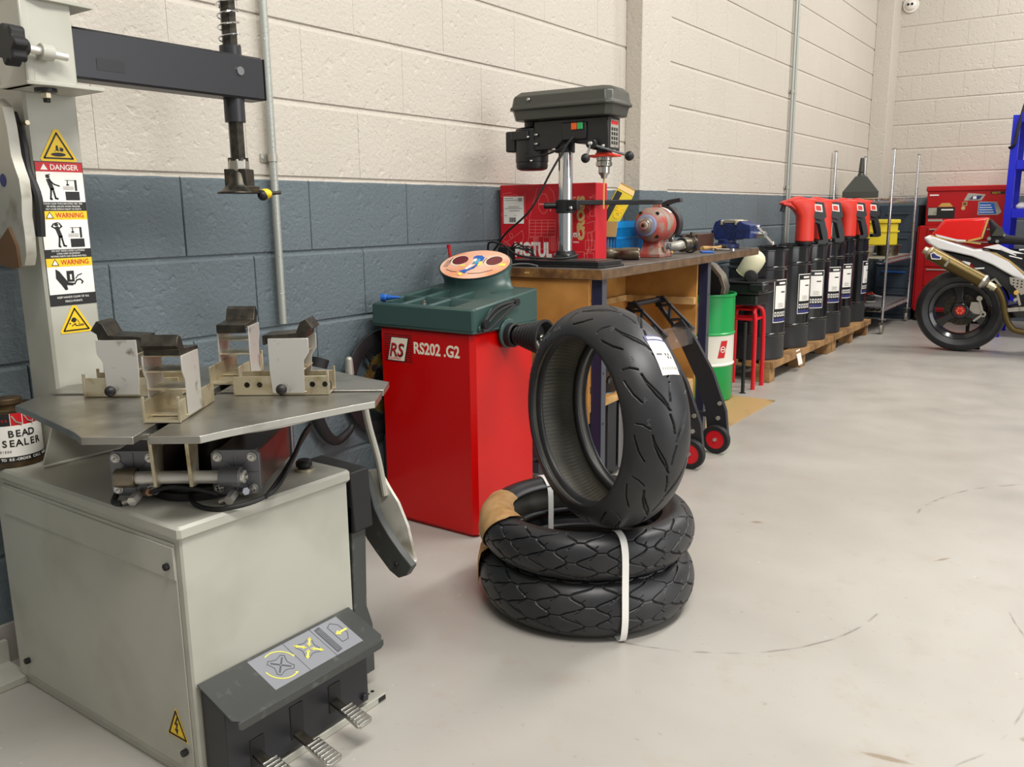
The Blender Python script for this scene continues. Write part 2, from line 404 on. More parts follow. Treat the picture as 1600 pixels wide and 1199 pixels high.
def floor_material():
    m = bpy.data.materials.new('painted_concrete_floor'); m.use_nodes = True; t = NT(m)
    tc = t.n('ShaderNodeTexCoord')
    def noise(s, d=4., r=.5):
        x = t.n('ShaderNodeTexNoise', i_Scale=s, i_Detail=d, i_Roughness=r); t.l(tc.outputs['Object'], x.inputs['Vector']); return x.outputs['Fac']
    def rng(f, a, b):
        x = t.n('ShaderNodeMapRange'); x.inputs[1].default_value = a; x.inputs[2].default_value = b; t.l(f, x.inputs[0]); return x.outputs[0]
    def mix(f, a, b):
        x = t.n('ShaderNodeMix', data_type='RGBA'); t.l(f, x.inputs[0])
        for s_, v in ((6, a), (7, b)):
            if isinstance(v, str): x.inputs[s_].default_value = lin(v)
            else: t.l(v, x.inputs[s_])
        return x.outputs[2]
    def math_(op, a, b=None):
        x = t.n('ShaderNodeMath', operation=op)
        for i, v in enumerate((a, b)):
            if v is None: continue
            if isinstance(v, (int, float)): x.inputs[i].default_value = v
            else: t.l(v, x.inputs[i])
        return x.outputs[0]
    c = mix(rng(noise(1.3, 5.), .35, .7), 'b1ada5', 'a19c94')
    c = mix(math_('MULTIPLY', rng(noise(6., 8., .7), .55, .72), .55), c, 'a69a8c')
    c = mix(math_('MULTIPLY', rng(noise(34., 6., .7), .62, .72), .6), c, '8b7d6e')
    # chipped pale specks
    c = mix(math_('MULTIPLY', rng(noise(55., 2.), .73, .77), .5), c, 'd0ccc4')
    # tyre scuff arcs
    sp = t.n('ShaderNodeSeparateXYZ'); t.l(tc.outputs['Object'], sp.inputs[0])
    wob = math_('MULTIPLY', math_('SUBTRACT', noise(3., 2.), .5), .05)
    brk = rng(noise(12., 3.), .42, .6)
    tot = None
    for cx, cy, R, w, a0, a1 in ((1.15, 2.45, .62, .0025, -1.5, -.1), (2.05, 2.2, .45, .003, -.2, 1.4), (1.2, 2.2, .95, .002, -.9, .6), (2.5, 3.3, .8, .003, 2.1, 3.6)):
        dx = math_('SUBTRACT', sp.outputs['X'], cx); dy = math_('SUBTRACT', sp.outputs['Y'], cy)
        d = math_('SQRT', math_('ADD', math_('MULTIPLY', dx, dx), math_('MULTIPLY', dy, dy)))
        d = math_('ABSOLUTE', math_('SUBTRACT', math_('ADD', d, wob), R))
        f = rng(d, w*2, w*.5)
        an = math_('ARCTAN2', dy, dx)
        f = math_('MULTIPLY', f, math_('MULTIPLY', math_('GREATER_THAN', an, a0), math_('LESS_THAN', an, a1)))
        tot = f if tot is None else math_('MAXIMUM', tot, f)
    c = mix(math_('MULTIPLY', math_('MULTIPLY', tot, brk), .55), c, '55504a')
    # a few ground-in marks
    tot = None
    for cx, cy, sx, sy, a in ((1.93, 1.72, .045, .008, .2), (2.16, 1.95, .012, .009, 0), (2.02, 1.33, .014, .01, 0), (1.85, 2.9, .03, .006, 1), (1.24, 2.9, .02, .01, .4)):
        dx = math_('SUBTRACT', sp.outputs['X'], cx); dy = math_('SUBTRACT', sp.outputs['Y'], cy)
        ca, sa = math.cos(a), math.sin(a)
        px_ = math_('DIVIDE', math_('ADD', math_('MULTIPLY', dx, ca), math_('MULTIPLY', dy, sa)), sx)
        py_ = math_('DIVIDE', math_('SUBTRACT', math_('MULTIPLY', dy, ca), math_('MULTIPLY', dx, sa)), sy)
        f = rng(math_('ADD', math_('ADD', math_('MULTIPLY', px_, px_), math_('MULTIPLY', py_, py_)), math_('MULTIPLY', noise(90., 3.), 1.5)), 2.2, 1.2)
        tot = f if tot is None else math_('MAXIMUM', tot, f)
    c = mix(math_('MULTIPLY', tot, .6), c, '7a6444')
    t.l(c, t.b.inputs['Base Color'])
    ro = rng(noise(5., 4.), .3, .7)
    x = t.n('ShaderNodeMapRange'); x.inputs[3].default_value = .28; x.inputs[4].default_value = .46; t.l(ro, x.inputs[0]); t.l(x.outputs[0], t.b.inputs['Roughness'])
    bp = t.n('ShaderNodeBump', i_Strength=.12, i_Distance=.003); t.l(noise(30., 6.), bp.inputs['Height']); t.l(bp.outputs[0], t.b.inputs['Normal'])
    return m
M['floor'] = floor_material()
struct(B().lohi((-.2, -2, -.15), (5.2, YE+.2, 0), 'floor').build('floor'))
# plastered pilasters (steel columns boxed in) and blockwork returns, painted like the wall
struct(B().lohi((0, 4.184, 0), (.093, 4.53, 4.2), 'wall').build('trim_1', bev=.004))
struct(B().lohi((0, 9.43, 0), (.16, YE, 4.2), 'wall').build('trim_2', bev=.004))
struct(B().lohi((0, -2, 0), (.012, 4.18, .10), 'floor').build('baseboard_left'))
# ================================================================ tyre changer
def build_changer():
    t = thing('tyre_changer', 'grey motorcycle tyre changing machine with clamping turntable, column and pedals', 'tyre changer', (.5, 1.07, 0))
    OX = TR(-.5, -1.07, 0)
    def nb(): b = B(); b.X = OX.copy(); return b
    # cabinet
    b = nb()
    b.lohi((.125, .857, .0185), (.853, 1.279, .528), 'greypaint', .004)
    b.lohi((.12, .850, .522), (.860, 1.286, .550), 'greypaint', .006)
    cab = b.build('cabinet', t)
    b = nb()   # side door with folded-in upper edge
    F = FY((0, .857, 0))
    b.prism([(.17, .035), (.835, .035), (.835, .512), (.17, .512)], 0, .003, 'greypaint', F)
    b.prism([(.17, .44), (.835, .44), (.835, .505), (.17, .505)], .003, .006, 'greypaint', F)
    dr = b.build('side_door', cab, bev=.0015)
    for x, z in ((.815, .465), (.815, .075), (.19, .075)):
        q = nb(); q.cyl((x, .854, z), (x, .843, z), .007, 'black', n=6); q.build('screw', dr)
    b = nb(); F = FY((.79, .8535, .125))    # voltage triangle
    b.prism([(-.034, -.03), (.034, -.03), (0, .036)], 0, .0006, 'yellow', F)
    b.line([(-.028, -.026), (.028, -.026), (0, .029)], .004, 'black', F, z=.0006, closed=True)
    b.prism([(.003, .018), (-.008, -.002), (-.001, -.001), (-.004, -.012), (-.008, -.011), (0, -.022), (.004, -.009), (0, -.010), (.005, .004), (-.001, .003), (.007, .018)], .0006, .0012, 'black', F)
    lb = b.build('warning_label', cab); lb['label'] = 'yellow high voltage triangle'
    # base flange
    b = nb()
    b.lohi((.12, .862, 0), (.925, 1.30, .018), 'greypaint', .002)
    b.lohi((-.0 + .03, .52, 0), (.15, .87, .02), 'greypaint', .002)
    b.lohi((.03, .52, .02), (.045, .87, .075), 'greypaint')
    b.prism([(.075, .79), (.11, .79), (.11, .815), (.075, .815)], .0202, .0208, 'black')
    b.prism([(.872, 1.262), (.9, 1.262), (.9, 1.272), (.872, 1.272)], .0182, .0188, 'black')
    b.box((.925, 1.285, .009), (.003, .022, .010), 'black')
    b.disc(.897, 1.283, .0045, 'black', TR(0, 0, .0182))
    b.build('base_flange', t)
    # pedal housing and hood
    b = nb()
    P = [(.857, .215), (.928, .19), (.928, .03), (.857, .03)]
    Fh = fr((0, .868, 0), (1, 0, 0), (0, 0, 1))   # local z = -y
    b.prism(P, -.372, 0, 'blackpaint', Fh)
    for yc, z0, z1 in ((.935, .045, .105), (1.035, .05, .125), (1.14, .055, .12)):
        b.box((.9285, yc, (z0+z1)/2), (.003, .034, z1-z0), 'black')
    b.cyl((.925, 1.225, .045), (.936, 1.225, .045), .009, 'blackpaint', n=6)
    ph = b.build('pedal_housing', t, bev=.002)
    b = nb()
    A = (.856, .868, .228); ex = Vector((0, 1, 0)); ey = Vector((.112, 0, -.044))
    Fp = fr(A, (0, 1, 0), (-.112, 0, .044)); L = math.hypot(.112, .044)   # y up-slope, from the top edge
    b.prism([(-.006, .0), (.392, .0), (.392, -L+.012), (.380, -L), (.006, -L), (-.006, -L+.012)], -.002, .001, 'hood', Fp)
    Fl = fr((A[0]+.112, .862, A[2]-.044), (0, 1, 0), (0, 0, 1))
    b.prism([(.006, .0), (.392, .0), (.392, -.012), (.384, -.018), (.014, -.018), (.006, -.012)], -.002, .0015, 'hood', Fl)
    hd = b.build('pedal_hood', t, bev=.001)
    b = nb()
    b.prism([(.105, -.008), (.345, -.008), (.345, -.098), (.105, -.098)], .0012, .0016, 'panelgrey', Fp)
    def pet(cx, cy, s, m):
        pts = []
        for k in range(4):
            a = PI/4+k*PI/2
            for da, rr in ((-.35, .8), (-.16, 1.05), (.16, 1.05), (.35, .8), (PI/4, .62)):
                pts.append((cx+s*rr*math.cos(a+da), cy+s*rr*math.sin(a+da)))
        b.line(pts, .0014, m, Fp, z=.0016, closed=True)
    pet(.155, -.052, .026, 'panelline'); pet(.232, -.048, .026, 'panelline')
    for k in range(4):
        a = k*PI/2+PI/4
        b.line([(.155+.003*math.cos(a), -.052+.003*math.sin(a)), (.155+.02*math.cos(a), -.052+.02*math.sin(a))], .0035, 'panelline', Fp, z=.0016)
        c0, s0 = math.cos(a), math.sin(a)
        b.line([(.232+.008*c0, -.048+.008*s0), (.232+.028*c0, -.048+.028*s0)], .004, 'paleyellow', Fp, z=.0018)
        for rr in (.004, .032):
            d = 1 if rr > .01 else -1
            tip = (.232+rr*c0, -.048+rr*s0); bx, by = tip[0]-d*.008*c0, tip[1]-d*.008*s0
            b.prism([tip, (bx-.005*s0, by+.005*c0), (bx+.005*s0, by-.005*c0)], .0018, .0024, 'paleyellow', Fp)
    for a0, a1 in ((PI*.05, PI*.62), (PI*1.0, PI*1.62)):
        pts = [(.155+.037*math.cos(a0+(a1-a0)*i/10), -.052+.037*math.sin(a0+(a1-a0)*i/10)) for i in range(11)]
        b.line(pts, .0025, 'paleyellow', Fp, z=.0018)
        e = pts[0] if a0 < 1 else pts[-1]
        b.disc(e[0], e[1], .004, 'paleyellow', Fp, z=.0019, n=3)
    b.prism([(.275, -.015), (.291, -.012), (.291, -.09), (.275, -.093)], .0016, .0021, 'panelline', Fp)
    for i in range(3): b.line([(.279+i*.004, -.02), (.279+i*.004, -.088)], .0012, 'panelgrey', Fp, z=.0021)
    pts = [(.305, -.075), (.305, -.025), (.318, -.018), (.331, -.03), (.333, -.06), (.322, -.075)]
    b.line(pts, .0014, 'panelline', Fp, z=.0016, closed=True)
    b.line([(.315, -.05), (.338, -.05)], .005, 'paleyellow', Fp, z=.0018); b.prism([(.307, -.05), (.318, -.043), (.318, -.057)], .0018, .0024, 'paleyellow', Fp)
    b.line([(.195, -.008), (.195, -.098)], .0008, 'panelline', Fp, z=.0016); b.line([(.268, -.008), (.268, -.098)], .0008, 'panelline', Fp, z=.0016)
    q = b.build('control_sticker', hd); q['label'] = 'grey pictogram sticker with yellow arrows'
    # pedals
    for yc, zc, ln in ((.932, .075, .06), (1.035, .062, .075), (1.135, .085, .062)):
        q = nb()
        Fq = TR(.93, yc, zc) @ RY(math.radians(16))
        q.box((ln*.4, 0, -.004), (ln*.9, .022, .006), 'darksteel', Fq)
        q.prism([(ln*.55, -.017), (ln+.032, -.021), (ln+.038, -.015), (ln+.038, .015), (ln+.032, .021), (ln*.55, .017)], -.001, .007, 'steel', Fq)
        for i in range(7): q.box((ln*.62+i*.0095, 0, .008), (.0042, .034, .0035), 'steel', Fq)
        q.build('pedal', t, bev=.001)
    # column
    b = nb()
    b.lohi((.130, .963, .55), (.252, 1.081, 1.45), 'greypaint', .006)
    b.prism([(.905, .55), (1.145, .55), (1.145, .58), (1.086, .69), (.955, .69)], .256, .262, 'greypaint', FX((0, 0, 0)))
    b.tube([(.264, .905, .553), (.266, .95, .554), (.263, 1.0, .553), (.266, 1.06, .555), (.264, 1.145, .553)], .0035, 'weld', sub=4)
    colm = b.build('column', t)
    # stickers on the column
    def tri(yc, zc, s, kind):
        b = nb(); F = FX((.2525, yc, zc))
        b.prism([(-s*.56, -s*.46), (s*.56, -s*.46), (s*.6, -s*.38), (s*.07, s*.56), (-s*.07, s*.56), (-s*.6, -s*.38)], 0, .0005, 'yellow', F)
        b.line([(-s*.47, -s*.36), (s*.47, -s*.36), (0, s*.44)], s*.05, 'black', F, z=.0006, closed=True)
        if kind == 0:
            b.disc(0, -s*.24, s*.24, 'black', F, z=.0006, ry=s*.06)
            b.prism([(-s*.07, -s*.12), (s*.02, -s*.12), (0, s*.05), (-s*.05, s*.05)], .0006, .0012, 'black', F)
            b.disc(s*.12, -s*.08, s*.07, 'black', F, z=.0006, n=5)
            for i in range(4): b.disc(-s*.1+i*s*.06, -s*.13+s*.12*(i % 2), s*.015, 'black', F, z=.0006, n=6)
        else:
            b.disc(-s*.06, s*.02, s*.09, 'black', F, z=.0006)
            b.line([(-s*.15, -s*.2), (-s*.02, -s*.12), (.0, -s*.2), (s*.28, -s*.2)], s*.03, 'black', F, z=.0006)
            b.line([(s*.05, s*.03), (s*.12, -s*.06), (s*.12, -s*.15), (s*.3, -s*.16)], s*.015, 'black', F, z=.0006)
            b.disc(-s*.22, -s*.1, s*.03, 'black', F, z=.0006, n=6); b.disc(-s*.15, 0, s*.02, 'black', F, z=.0006, n=6)
        q = b.build('warning_label', colm); q['label'] = 'yellow crushing hazard triangle above the danger sheet' if kind == 0 else 'yellow hand hazard triangle near the column foot'
    tri(1.025, 1.264, .068, 0); tri(1.022, .876, .062, 1)
    b = nb(); F = FX((.2525, .969, .912)); Wd, Hh = .108, .320
    b.rect(0, 0, Wd, Hh, 'black', F, .0004); b.rect(.0015, .0015, Wd-.0015, Hh-.0015, 'white', F, .0002, .0004)
    Z = .0006
    def bar(y0, y1, m): b.rect(.0015, y0, Wd-.0015, y1, m, F, .0003, Z)
    bar(.298, .3185, 'red'); bar(.193, .212, 'yellow'); bar(.088, .107, 'yellow')
    bar(.212, .232, 'black'); bar(.107, .127, 'black'); bar(.0015, .026, 'black')
    def put(s_, size, m, x, y, sx=1, off=0, align='LEFT'): b.text(s_, size, m, F @ TR(x, y, 0), z=.001, sx=sx, off=off, align=align)
    put('DANGER', .0165, 'white', .033, .3025, .95, .0002)
    b.prism([(.012, .302), (.028, .302), (.02, .315)], .001, .0014, 'white', F)
    for y in (.1975, .0925):
        put('WARNING', .0155, 'red', .034, y, .86, .0002)
        b.line([(.013, y-.001), (.029, y-.001), (.021, y+.0125)], .001, 'black', F, z=.001, closed=True)
        b.prism([(.015, y), (.027, y), (.021, y+.0105)], .001, .0013, 'white', F)
    for i, s_ in enumerate(('STAND CLEAR WHILE INFLATING TIRE. TIRE', 'OR WHEEL FAILURE UNDER PRESSURE', 'MAY CAUSE SERIOUS INJURY OR DEATH')): put(s_, .0052, 'white', Wd/2, .2265-i*.006, .85, 0, 'CENTER')
    for i, s_ in enumerate(('DO NOT WEAR LOOSE CLOTHING', 'LONG HAIR OR JEWELRY', 'MOVING PARTS CAN GRAB AND PULL')): put(s_, .0056, 'white', Wd/2, .1215-i*.006, .85, 0, 'CENTER')
    for i, s_ in enumerate(('KEEP HANDS CLEAR OF ALL', 'PINCH POINTS')): put(s_, .0066, 'white', Wd/2, .0165-i*.0095, .9, 0, 'CENTER')
    def machine(y0):
        b.rect(.062, y0, .094, y0+.019, 'black', F, .0005, Z)
        b.rect(.085, y0+.021, .090, y0+.045, 'black', F, .0005, Z)
        b.line([(.064, y0+.044), (.088, y0+.044)], .001, 'black', F, z=Z)
        b.line([(.069, y0+.044), (.069, y0+.036)], .0022, 'black', F, z=Z); b.disc(.069, y0+.034, .0035, 'black', F, z=Z, ry=.002)
        for k in range(3): b.line([(.058, y0+.024+k*.0028), (.082, y0+.024+k*.0028)], .0006, 'black', F, z=Z)
    def man(x, y0, kind):
        b.disc(x, y0+.050, .0045, 'black', F, z=Z, ry=.0035); b.line([(x-.004, y0+.053), (x+.005, y0+.055)], .002, 'black', F, z=Z)
        b.line([(x+.001, y0+.043), (x+.007, y0+.024)], .009, 'black', F, z=Z)
        b.line([(x+.005, y0+.024), (x+.002, y0+.002), (x+.005, y0+.001)], .004, 'black', F, z=Z)
        b.line([(x+.009, y0+.024), (x+.013, y0+.003), (x+.018, y0+.002)], .004, 'black', F, z=Z)
        if kind: b.line([(x-.003, y0+.042), (x-.010, y0+.046), (x-.006, y0+.052)], .003, 'black', F, z=Z); b.line([(x+.006, y0+.042), (x+.012, y0+.046), (x+.007, y0+.053)], .003, 'black', F, z=Z)
        else: b.line([(x+.004, y0+.042), (x+.012, y0+.034), (x+.024, y0+.030)], .003, 'black', F, z=Z)
    machine(.236); man(.026, .237, 0); machine(.131); man(.033, .132, 1)
    b.prism([(.020, .083), (.028, .078), (.046, .052), (.060, .050), (.056, .044), (.042, .046), (.044, .036), (.038, .034), (.030, .047), (.019, .062)], Z, .0011, 'black', F)
    b.rect(.044, .053, .061, .078, 'black', F, .0006, Z); b.rect(.051, .058, .055, .070, 'white', F, .0009, Z)
    b.line([(.064, .060), (.070, .067), (.079, .070)], .0022, 'black', F, z=Z); b.line([(.060, .047), (.066, .056), (.074, .058), (.080, .052), (.077, .048)], .003, 'black', F, z=Z)
    q = b.build('danger_label', colm); q['label'] = 'tall sheet headed DANGER and WARNING with pictograms'

    # head bracket (C-channel open towards the arm) and arm
    b = nb()
    zb, zt = 1.375, 1.548
    b.lohi((.262, .925, zb), (.378, .945, zt), 'greypaint', .003)
    b.lohi((.370, .925, zb), (.378, 1.030, zt), 'greypaint', .002)
    b.lohi((.262, .925, zb), (.270, 1.05, zt), 'greypaint', .002)
    b.prism([(.262, .925), (.378, .925), (.392, .97), (.386, 1.075), (.262, 1.075)], zt-.008, zt, 'greypaint')
    b.prism([(.262, .925), (.378, .925), (.392, .97), (.386, 1.085), (.262, 1.085)], zb, zb+.008, 'greypaint')
    b.lohi((.10, .94, 1.45), (.28, 1.09, 1.53), 'greypaint', .004)
    b.cyl((.34, .98, zb), (.34, .98, zb-.008), .022, 'blackpaint'); b.cyl((.34, .98, zb-.008), (.34, .98, zb-.02), .011, 'zinc', n=6); b.cyl((.34, .98, zb-.02), (.34, .98, zb-.028), .007, 'black')
    b.lohi((.15, .93, 1.531), (.25, 1.02, 1.60), 'orange', .01)
    for k, v in enumerate(b.v):
        if v.z > 1.34 and v.z < 1.56: v.y -= .012
    hb = b.build('head_bracket', t, bev=.0015)
    b = nb()   # clamp bolt with lobed hand knob, lying along +y
    p = Vector((.415, 0, 1.478))
    b.cyl((.397, .90, 1.442), (.397, .990, 1.434), .0085, 'zincpale', n=16)
    b.cyl((.397, .936, 1.438), (.397, .960, 1.437), .016, 'greypaint', n=16)
    b.lohi((.372, .938, 1.424), (.397, .958, 1.452), 'greypaint')
    kb = b.build('clamp_bolt', t)
    b = nb()
    pts = []
    for i in range(56):
        a = 2*PI*i/56; r = .036+.005*math.cos(7*a); pts.append((r*math.cos(a), r*math.sin(a)))
    b.prism(pts, 0, .030, 'darkrubber', fr((.397, .868, 1.443), (1, 0, 0), (0, 0, -1)))
    b.cyl((.397, .90, 1.442), (.397, .912, 1.442), .017, 'darkrubber')
    b.build('hand_knob', kb, bev=.005, seg=3)
    b = nb()
    b.lohi((.288, .955, 1.402), (.350, 1.535, 1.508), 'blackpaint', .005)
    b.lohi((.289, 1.5355, 1.404), (.349, 1.539, 1.506), 'blackplastic', .002)
    b.prism([(1.08, 1.425), (1.145, 1.425), (1.145, 1.45), (1.08, 1.45)], 0, .0008, 'blackplastic', FX((.350, 0, 0)))
    b.cyl((.350, 1.458, 1.468), (.3535, 1.458, 1.468), .0105, 'chrome')
    b.cyl((.319, 1.457, 1.508), (.319, 1.457, 1.53), .027, 'blackpaint'); b.cyl((.319, 1.457, 1.402), (.319, 1.457, 1.345), .026, 'blackpaint')
    b.build('arm', t)
    b = nb()
    b.cyl((.319, 1.457, 1.24), (.319, 1.457, 1.80), .020, 'darksteel', n=6)
    b.cyl((.319, 1.457, 1.248), (.319, 1.457, 1.256), .026, 'darksteel')
    rod = b.build('plunger_rod', t)
    b = nb(); pts = []
    for i in range(160):
        a = i/159*10*2*PI; pts.append((.319+.0265*math.cos(a), 1.457+.0265*math.sin(a), 1.53+.27*i/159))
    b.tube(pts, .0024, 'chrome', n=6, sub=1); b.build('spring', rod)
    b = nb()   # mount / demount head
    b.cyl((.319, 1.457, 1.252), (.319, 1.457, 1.222), .027, 'aluminium', n=8)
    b.lathe([(.022, 1.228), (.030, 1.215), (.033, 1.190), (.045, 1.176), (.058, 1.170), (.058, 1.166), (.0, 1.166)], 'darksteel', TR(.319, 1.457, 0), n=36, a0=PI*.55, a1=PI*1.95)
    b.prism([(-.055, .0), (-.085, -.014), (-.078, .018), (-.03, .04), (.03, .03), (.045, -.01)], 1.166, 1.185, 'darksteel', TR(.319, 1.457, 0) @ RZ(-PI*.35))
    b.prism([(-.03, -.025), (.03, -.025), (.028, .03), (-.028, .03)], 1.18, 1.228, 'darksteel', TR(.319, 1.457, 0) @ RZ(.5))
    mh = b.build('mount_head', rod, bev=.002)
    b = nb(); b.sph((.335, 1.525, 1.166), .017, 'yellow', (1, 1, .8)); b.cyl((.335, 1.53, 1.166), (.34, 1.57, 1.17), .005, 'darksteel'); b.sph((.336, 1.515, 1.162), .014, 'black')
    b.build('roller', mh)

    # swing lever hanging on the left of the column
    b = nb(); F = FY((.262, .935, 0))
    out = [(-.03, 1.36), (.0, 1.34), (.008, 1.30), (.012, 1.24), (.022, 1.215), (.034, 1.19), (.036, 1.155), (.028, 1.115), (.030, 1.07), (.026, 1.03), (.014, 1.008), (-.03, 1.0), (-.10, 1.01), (-.14, 1.08), (-.12, 1.2), (-.10, 1.3), (-.07, 1.36)]
    b.prism(out, 0, .022, 'castgrey', F)
    b.prism([(-.03, 1.0), (.0, 1.005), (-.004, 1.05), (-.03, 1.09), (-.08, 1.06), (-.10, 1.01)], .022, .027, 'brown', F)
    b.disc(-.035, 1.19, .014, 'navy', F, z=.0222)
    lv = b.build('swing_lever', t, bev=.006, seg=3)
    b = nb(); b.tube([(.235, .945, 1.33), (.264, .945, 1.27), (.270, .945, 1.21), (.296, .947, 1.15), (.290, .947, 1.07)], .010, 'black', sub=5); b.cyl((.24, .955, 1.31), (.275, .955, 1.31), .005, 'zinc')
    b.build('rubber_edge', lv)

    # ------------------------------------------------ turntable (own frame)
    TB = OX @ TR(.625, 1.11, 0) @ RZ(math.radians(35.4))
    def tb(): b = B(); b.X = TB.copy(); return b
    b = tb(); zt = .73; th = .014
    for k in range(4):
        R = RZ(k*PI/2); g = .013
        b.prism([(g, g), (.372, g), (.372, .105), (.335, .135), (.135, .335), (.105, .372), (g, .372)], zt-th, zt, 'wornsteel', R)
    b.cyl((0, 0, zt-th-.012), (0, 0, zt-th), .30, 'wornsteel', n=40)
    b.cyl((0, 0, .555), (0, 0, zt-th), .06, 'darksteel', n=24)
    tt = b.build('turntable', t, bev=.0012)
    def jaw(ang, r0, kind, first):
        "slides along local x; r0 is the inner end of its rail"
        R = RZ(ang)
        b = tb(); L = .205 if kind else .19
        b.box((r0+L/2, 0, zt+.003), (L, .068, .004), 'zinc', R)
        for s in (-1, 1):
            b.box((r0+L/2, s*.033, zt+.022), (L, .003, .040), 'zinc', R)
            b.box((r0+L-.002, s*.033, zt+.026), (.005, .005, .050), 'zinc', R)
            for xx in (.03, .17): b.cyl((r0+xx, s*.0345, zt+.024), (r0+xx, s*.0356, zt+.024), .006, 'darksteel', n=12)
            if False: pass
        for i in range(b.f.__len__()): pass
        rail = b.build('jaw_rail', tt, bev=.0006)
        # rotate handled below
        b = tb(); x0 = r0+.085; H = .118
        for s in (-1, 1):
            Fs = R @ fr((0, s*.037 if s > 0 else s*.037-.003, zt+.006), (1, 0, 0), (0, 0, 1))
            Fs = R @ Matrix(((1, 0, 0, 0), (0, 0, 1, s*.0365-.0015), (0, 1, 0, zt+.006), (0, 0, 0, 1)))
            b.prism([(x0, 0), (x0+.068, 0), (x0+.070, .07), (x0+.082, .088), (x0+.082, H), (x0-.004, H), (x0-.004, .05)], 0, .003, 'zincpale', Fs)
        for z in (.002, .052, .086, H-.002): b.box((x0+.036, 0, zt+.006+z), (.072, .073, .003), 'zinc', R)
        b.cyl((x0+.068, 0, zt+.012), (x0+.09, 0, zt+.012), .012, 'steel', n=6, )
        tw = b.build('jaw_tower', tt, bev=.0006)
        b = tb()
        Fc = R @ Matrix(((1, 0, 0, 0), (0, 0, 1, -.034), (0, 1, 0, zt+.006+H), (0, 0, 0, 1)))
        b.prism([(x0-.016, -.014), (x0-.016, .006), (x0+.055, .010), (x0+.066, .034), (x0+.078, .040), (x0+.092, .020), (x0+.080, .012), (x0+.078, .0), (x0-.010, 0), (x0-.010, -.014)], 0, .068, 'darksteel', Fc)
        b.build('jaw_grip', tw, bev=.001)
        return tw
    def rot_fix(): pass
    tws = [jaw(0, .058, 1, True), jaw(PI, .058, 1, False), jaw(-PI/2, .085, 0, False), jaw(PI/2, .085, 0, False)]
    for (x, y, k) in ((.17, -.042, 0), (-.19, -.042, 1)):
        b = tb(); b.cyl((x, y, zt+.02), (x, y-.022, zt+.02), .006, 'steel', n=12); b.sph((x, y-.026, zt+.02), .0115, 'black'); b.build('jaw_knob', tws[k])

    # ------------------------------------------------ pneumatic cylinders
    for xa in (-.146, .056):
        b = tb(); x0, x1 = xa, xa+.096; z0, z1 = .563, .655; y0 = -.195
        Fp = fr((x0, y0, z0), (1, 0, 0), (0, 0, 1)); w = x1-x0; h = z1-z0
        b.prism([(.008, 0), (w-.008, 0), (w, .008), (w, h-.008), (w-.008, h), (.008, h), (0, h-.008), (0, .008)], -.012, 0, 'endplate', Fp)
        for q in ((.02, .5, .38, .5), (.6, .5, .97, .5), (.5, .62, .5, .95), (.5, .05, .5, .3)): b.line([(q[0]*w, q[1]*h), (q[2]*w, q[3]*h)], .002, 'endplate', Fp, .0015)
        for a, c in ((.15, .15), (.85, .15), (.15, .85), (.85, .85)): b.line([(a*w, c*h), (.5*w+(a-.5)*w*.35, .5*h+(c-.5)*h*.35)], .002, 'endplate', Fp, .0015)
        ep = b.build('end_plate', t, bev=.0015)
        for a, c in ((.014, .014), (w-.014, .014), (.014, h-.014), (w-.014, h-.014)):
            q = tb(); q.disc(a, c, .0095, 'steel', Fp, .003, 0); q.disc(a, c, .0065, 'chrome', Fp, .006, .003, n=6); q.disc(a, c, .003, 'steel', Fp, .004, .009)
            q.build('bolt', ep)
        b = tb(); b.lohi((x0+.006, y0+.012, z0+.004), (x1-.006, y0+.26, z1-.004), 'barrel', .004); b.lohi((x0, y0+.26, z0), (x1, y0+.275, z1), 'endplate', .003)
        b.build('cylinder_barrel', t)
    b = tb()
    b.cyl((-.12, -.215, .606), (.128, -.215, .606), .013, 'zincpale', n=20)
    b.cyl((-.125, -.215, .606), (-.085, -.215, .606), .019, 'exhaust'); b.cyl((.08, -.215, .606), (.12, -.215, .606), .020, 'endplate'); b.cyl((.12, -.215, .606), (.126, -.215, .606), .013, 'chrome'); b.cyl((.126, -.215, .606), (.134, -.215, .606), .006, 'steel')
    b.lohi((-.128, -.208, .596), (-.08, -.19, .616), 'endplate'); b.lohi((.078, -.208, .596), (.126, -.19, .616), 'endplate')
    for x in (-.045, .025):
        b.prism([(-.235, .592), (-.205, .588), (-.198, .60), (-.19, .70), (-.19, .717), (-.25, .717), (-.245, .70)], x, x+.007, 'zinc', Matrix(((0, 0, 1, 0), (1, 0, 0, 0), (0, 1, 0, 0), (0, 0, 0, 1))))
        b.box((x+.0035, -.20, .706), (.012, .06, .004), 'zinc')
    b.cyl((.0, -.27, .712), (.0, -.27, .70), .012, 'steel', n=6)
    b.build('link_bar', t, bev=.0008)
    for x, s in ((-.09, 1), (.10, 1)):
        b = tb(); b.cyl((x, -.205, .568), (x-.002, -.232, .562), .010, 'zincpale', n=6); b.cyl((x+.018, -.21, .574), (x+.030, -.222, .578), .008, 'brown' if x < 0 else 'endplate', n=6); b.cyl((x-.012, -.215, .560), (x-.026, -.222, .556), .006, 'aluminium', n=10)
        b.build('air_fitting', t)
    b = tb()
    b.tube([(-.055, -.222, .578), (-.02, -.222, .588), (.03, -.226, .585), (.075, -.222, .572)], .0045, 'black')
    b.tube([(-.115, -.222, .556), (-.135, -.215, .556), (-.14, -.19, .565)], .006, 'black')
    b.tube([(.0, -.17, .575), (.03, -.23, .556), (.10, -.26, .556), (.17, -.20, .565), (.19, -.11, .60), (.20, -.03, .64), (.205, .02, .65)], .0048, 'black', sub=8)
    b.tube([(.165, -.215, .562), (.182, -.13, .59), (.195, -.03, .625), (.20, .03, .64)], .0042, 'blackplastic', sub=8)
    b.build('air_hose', t)
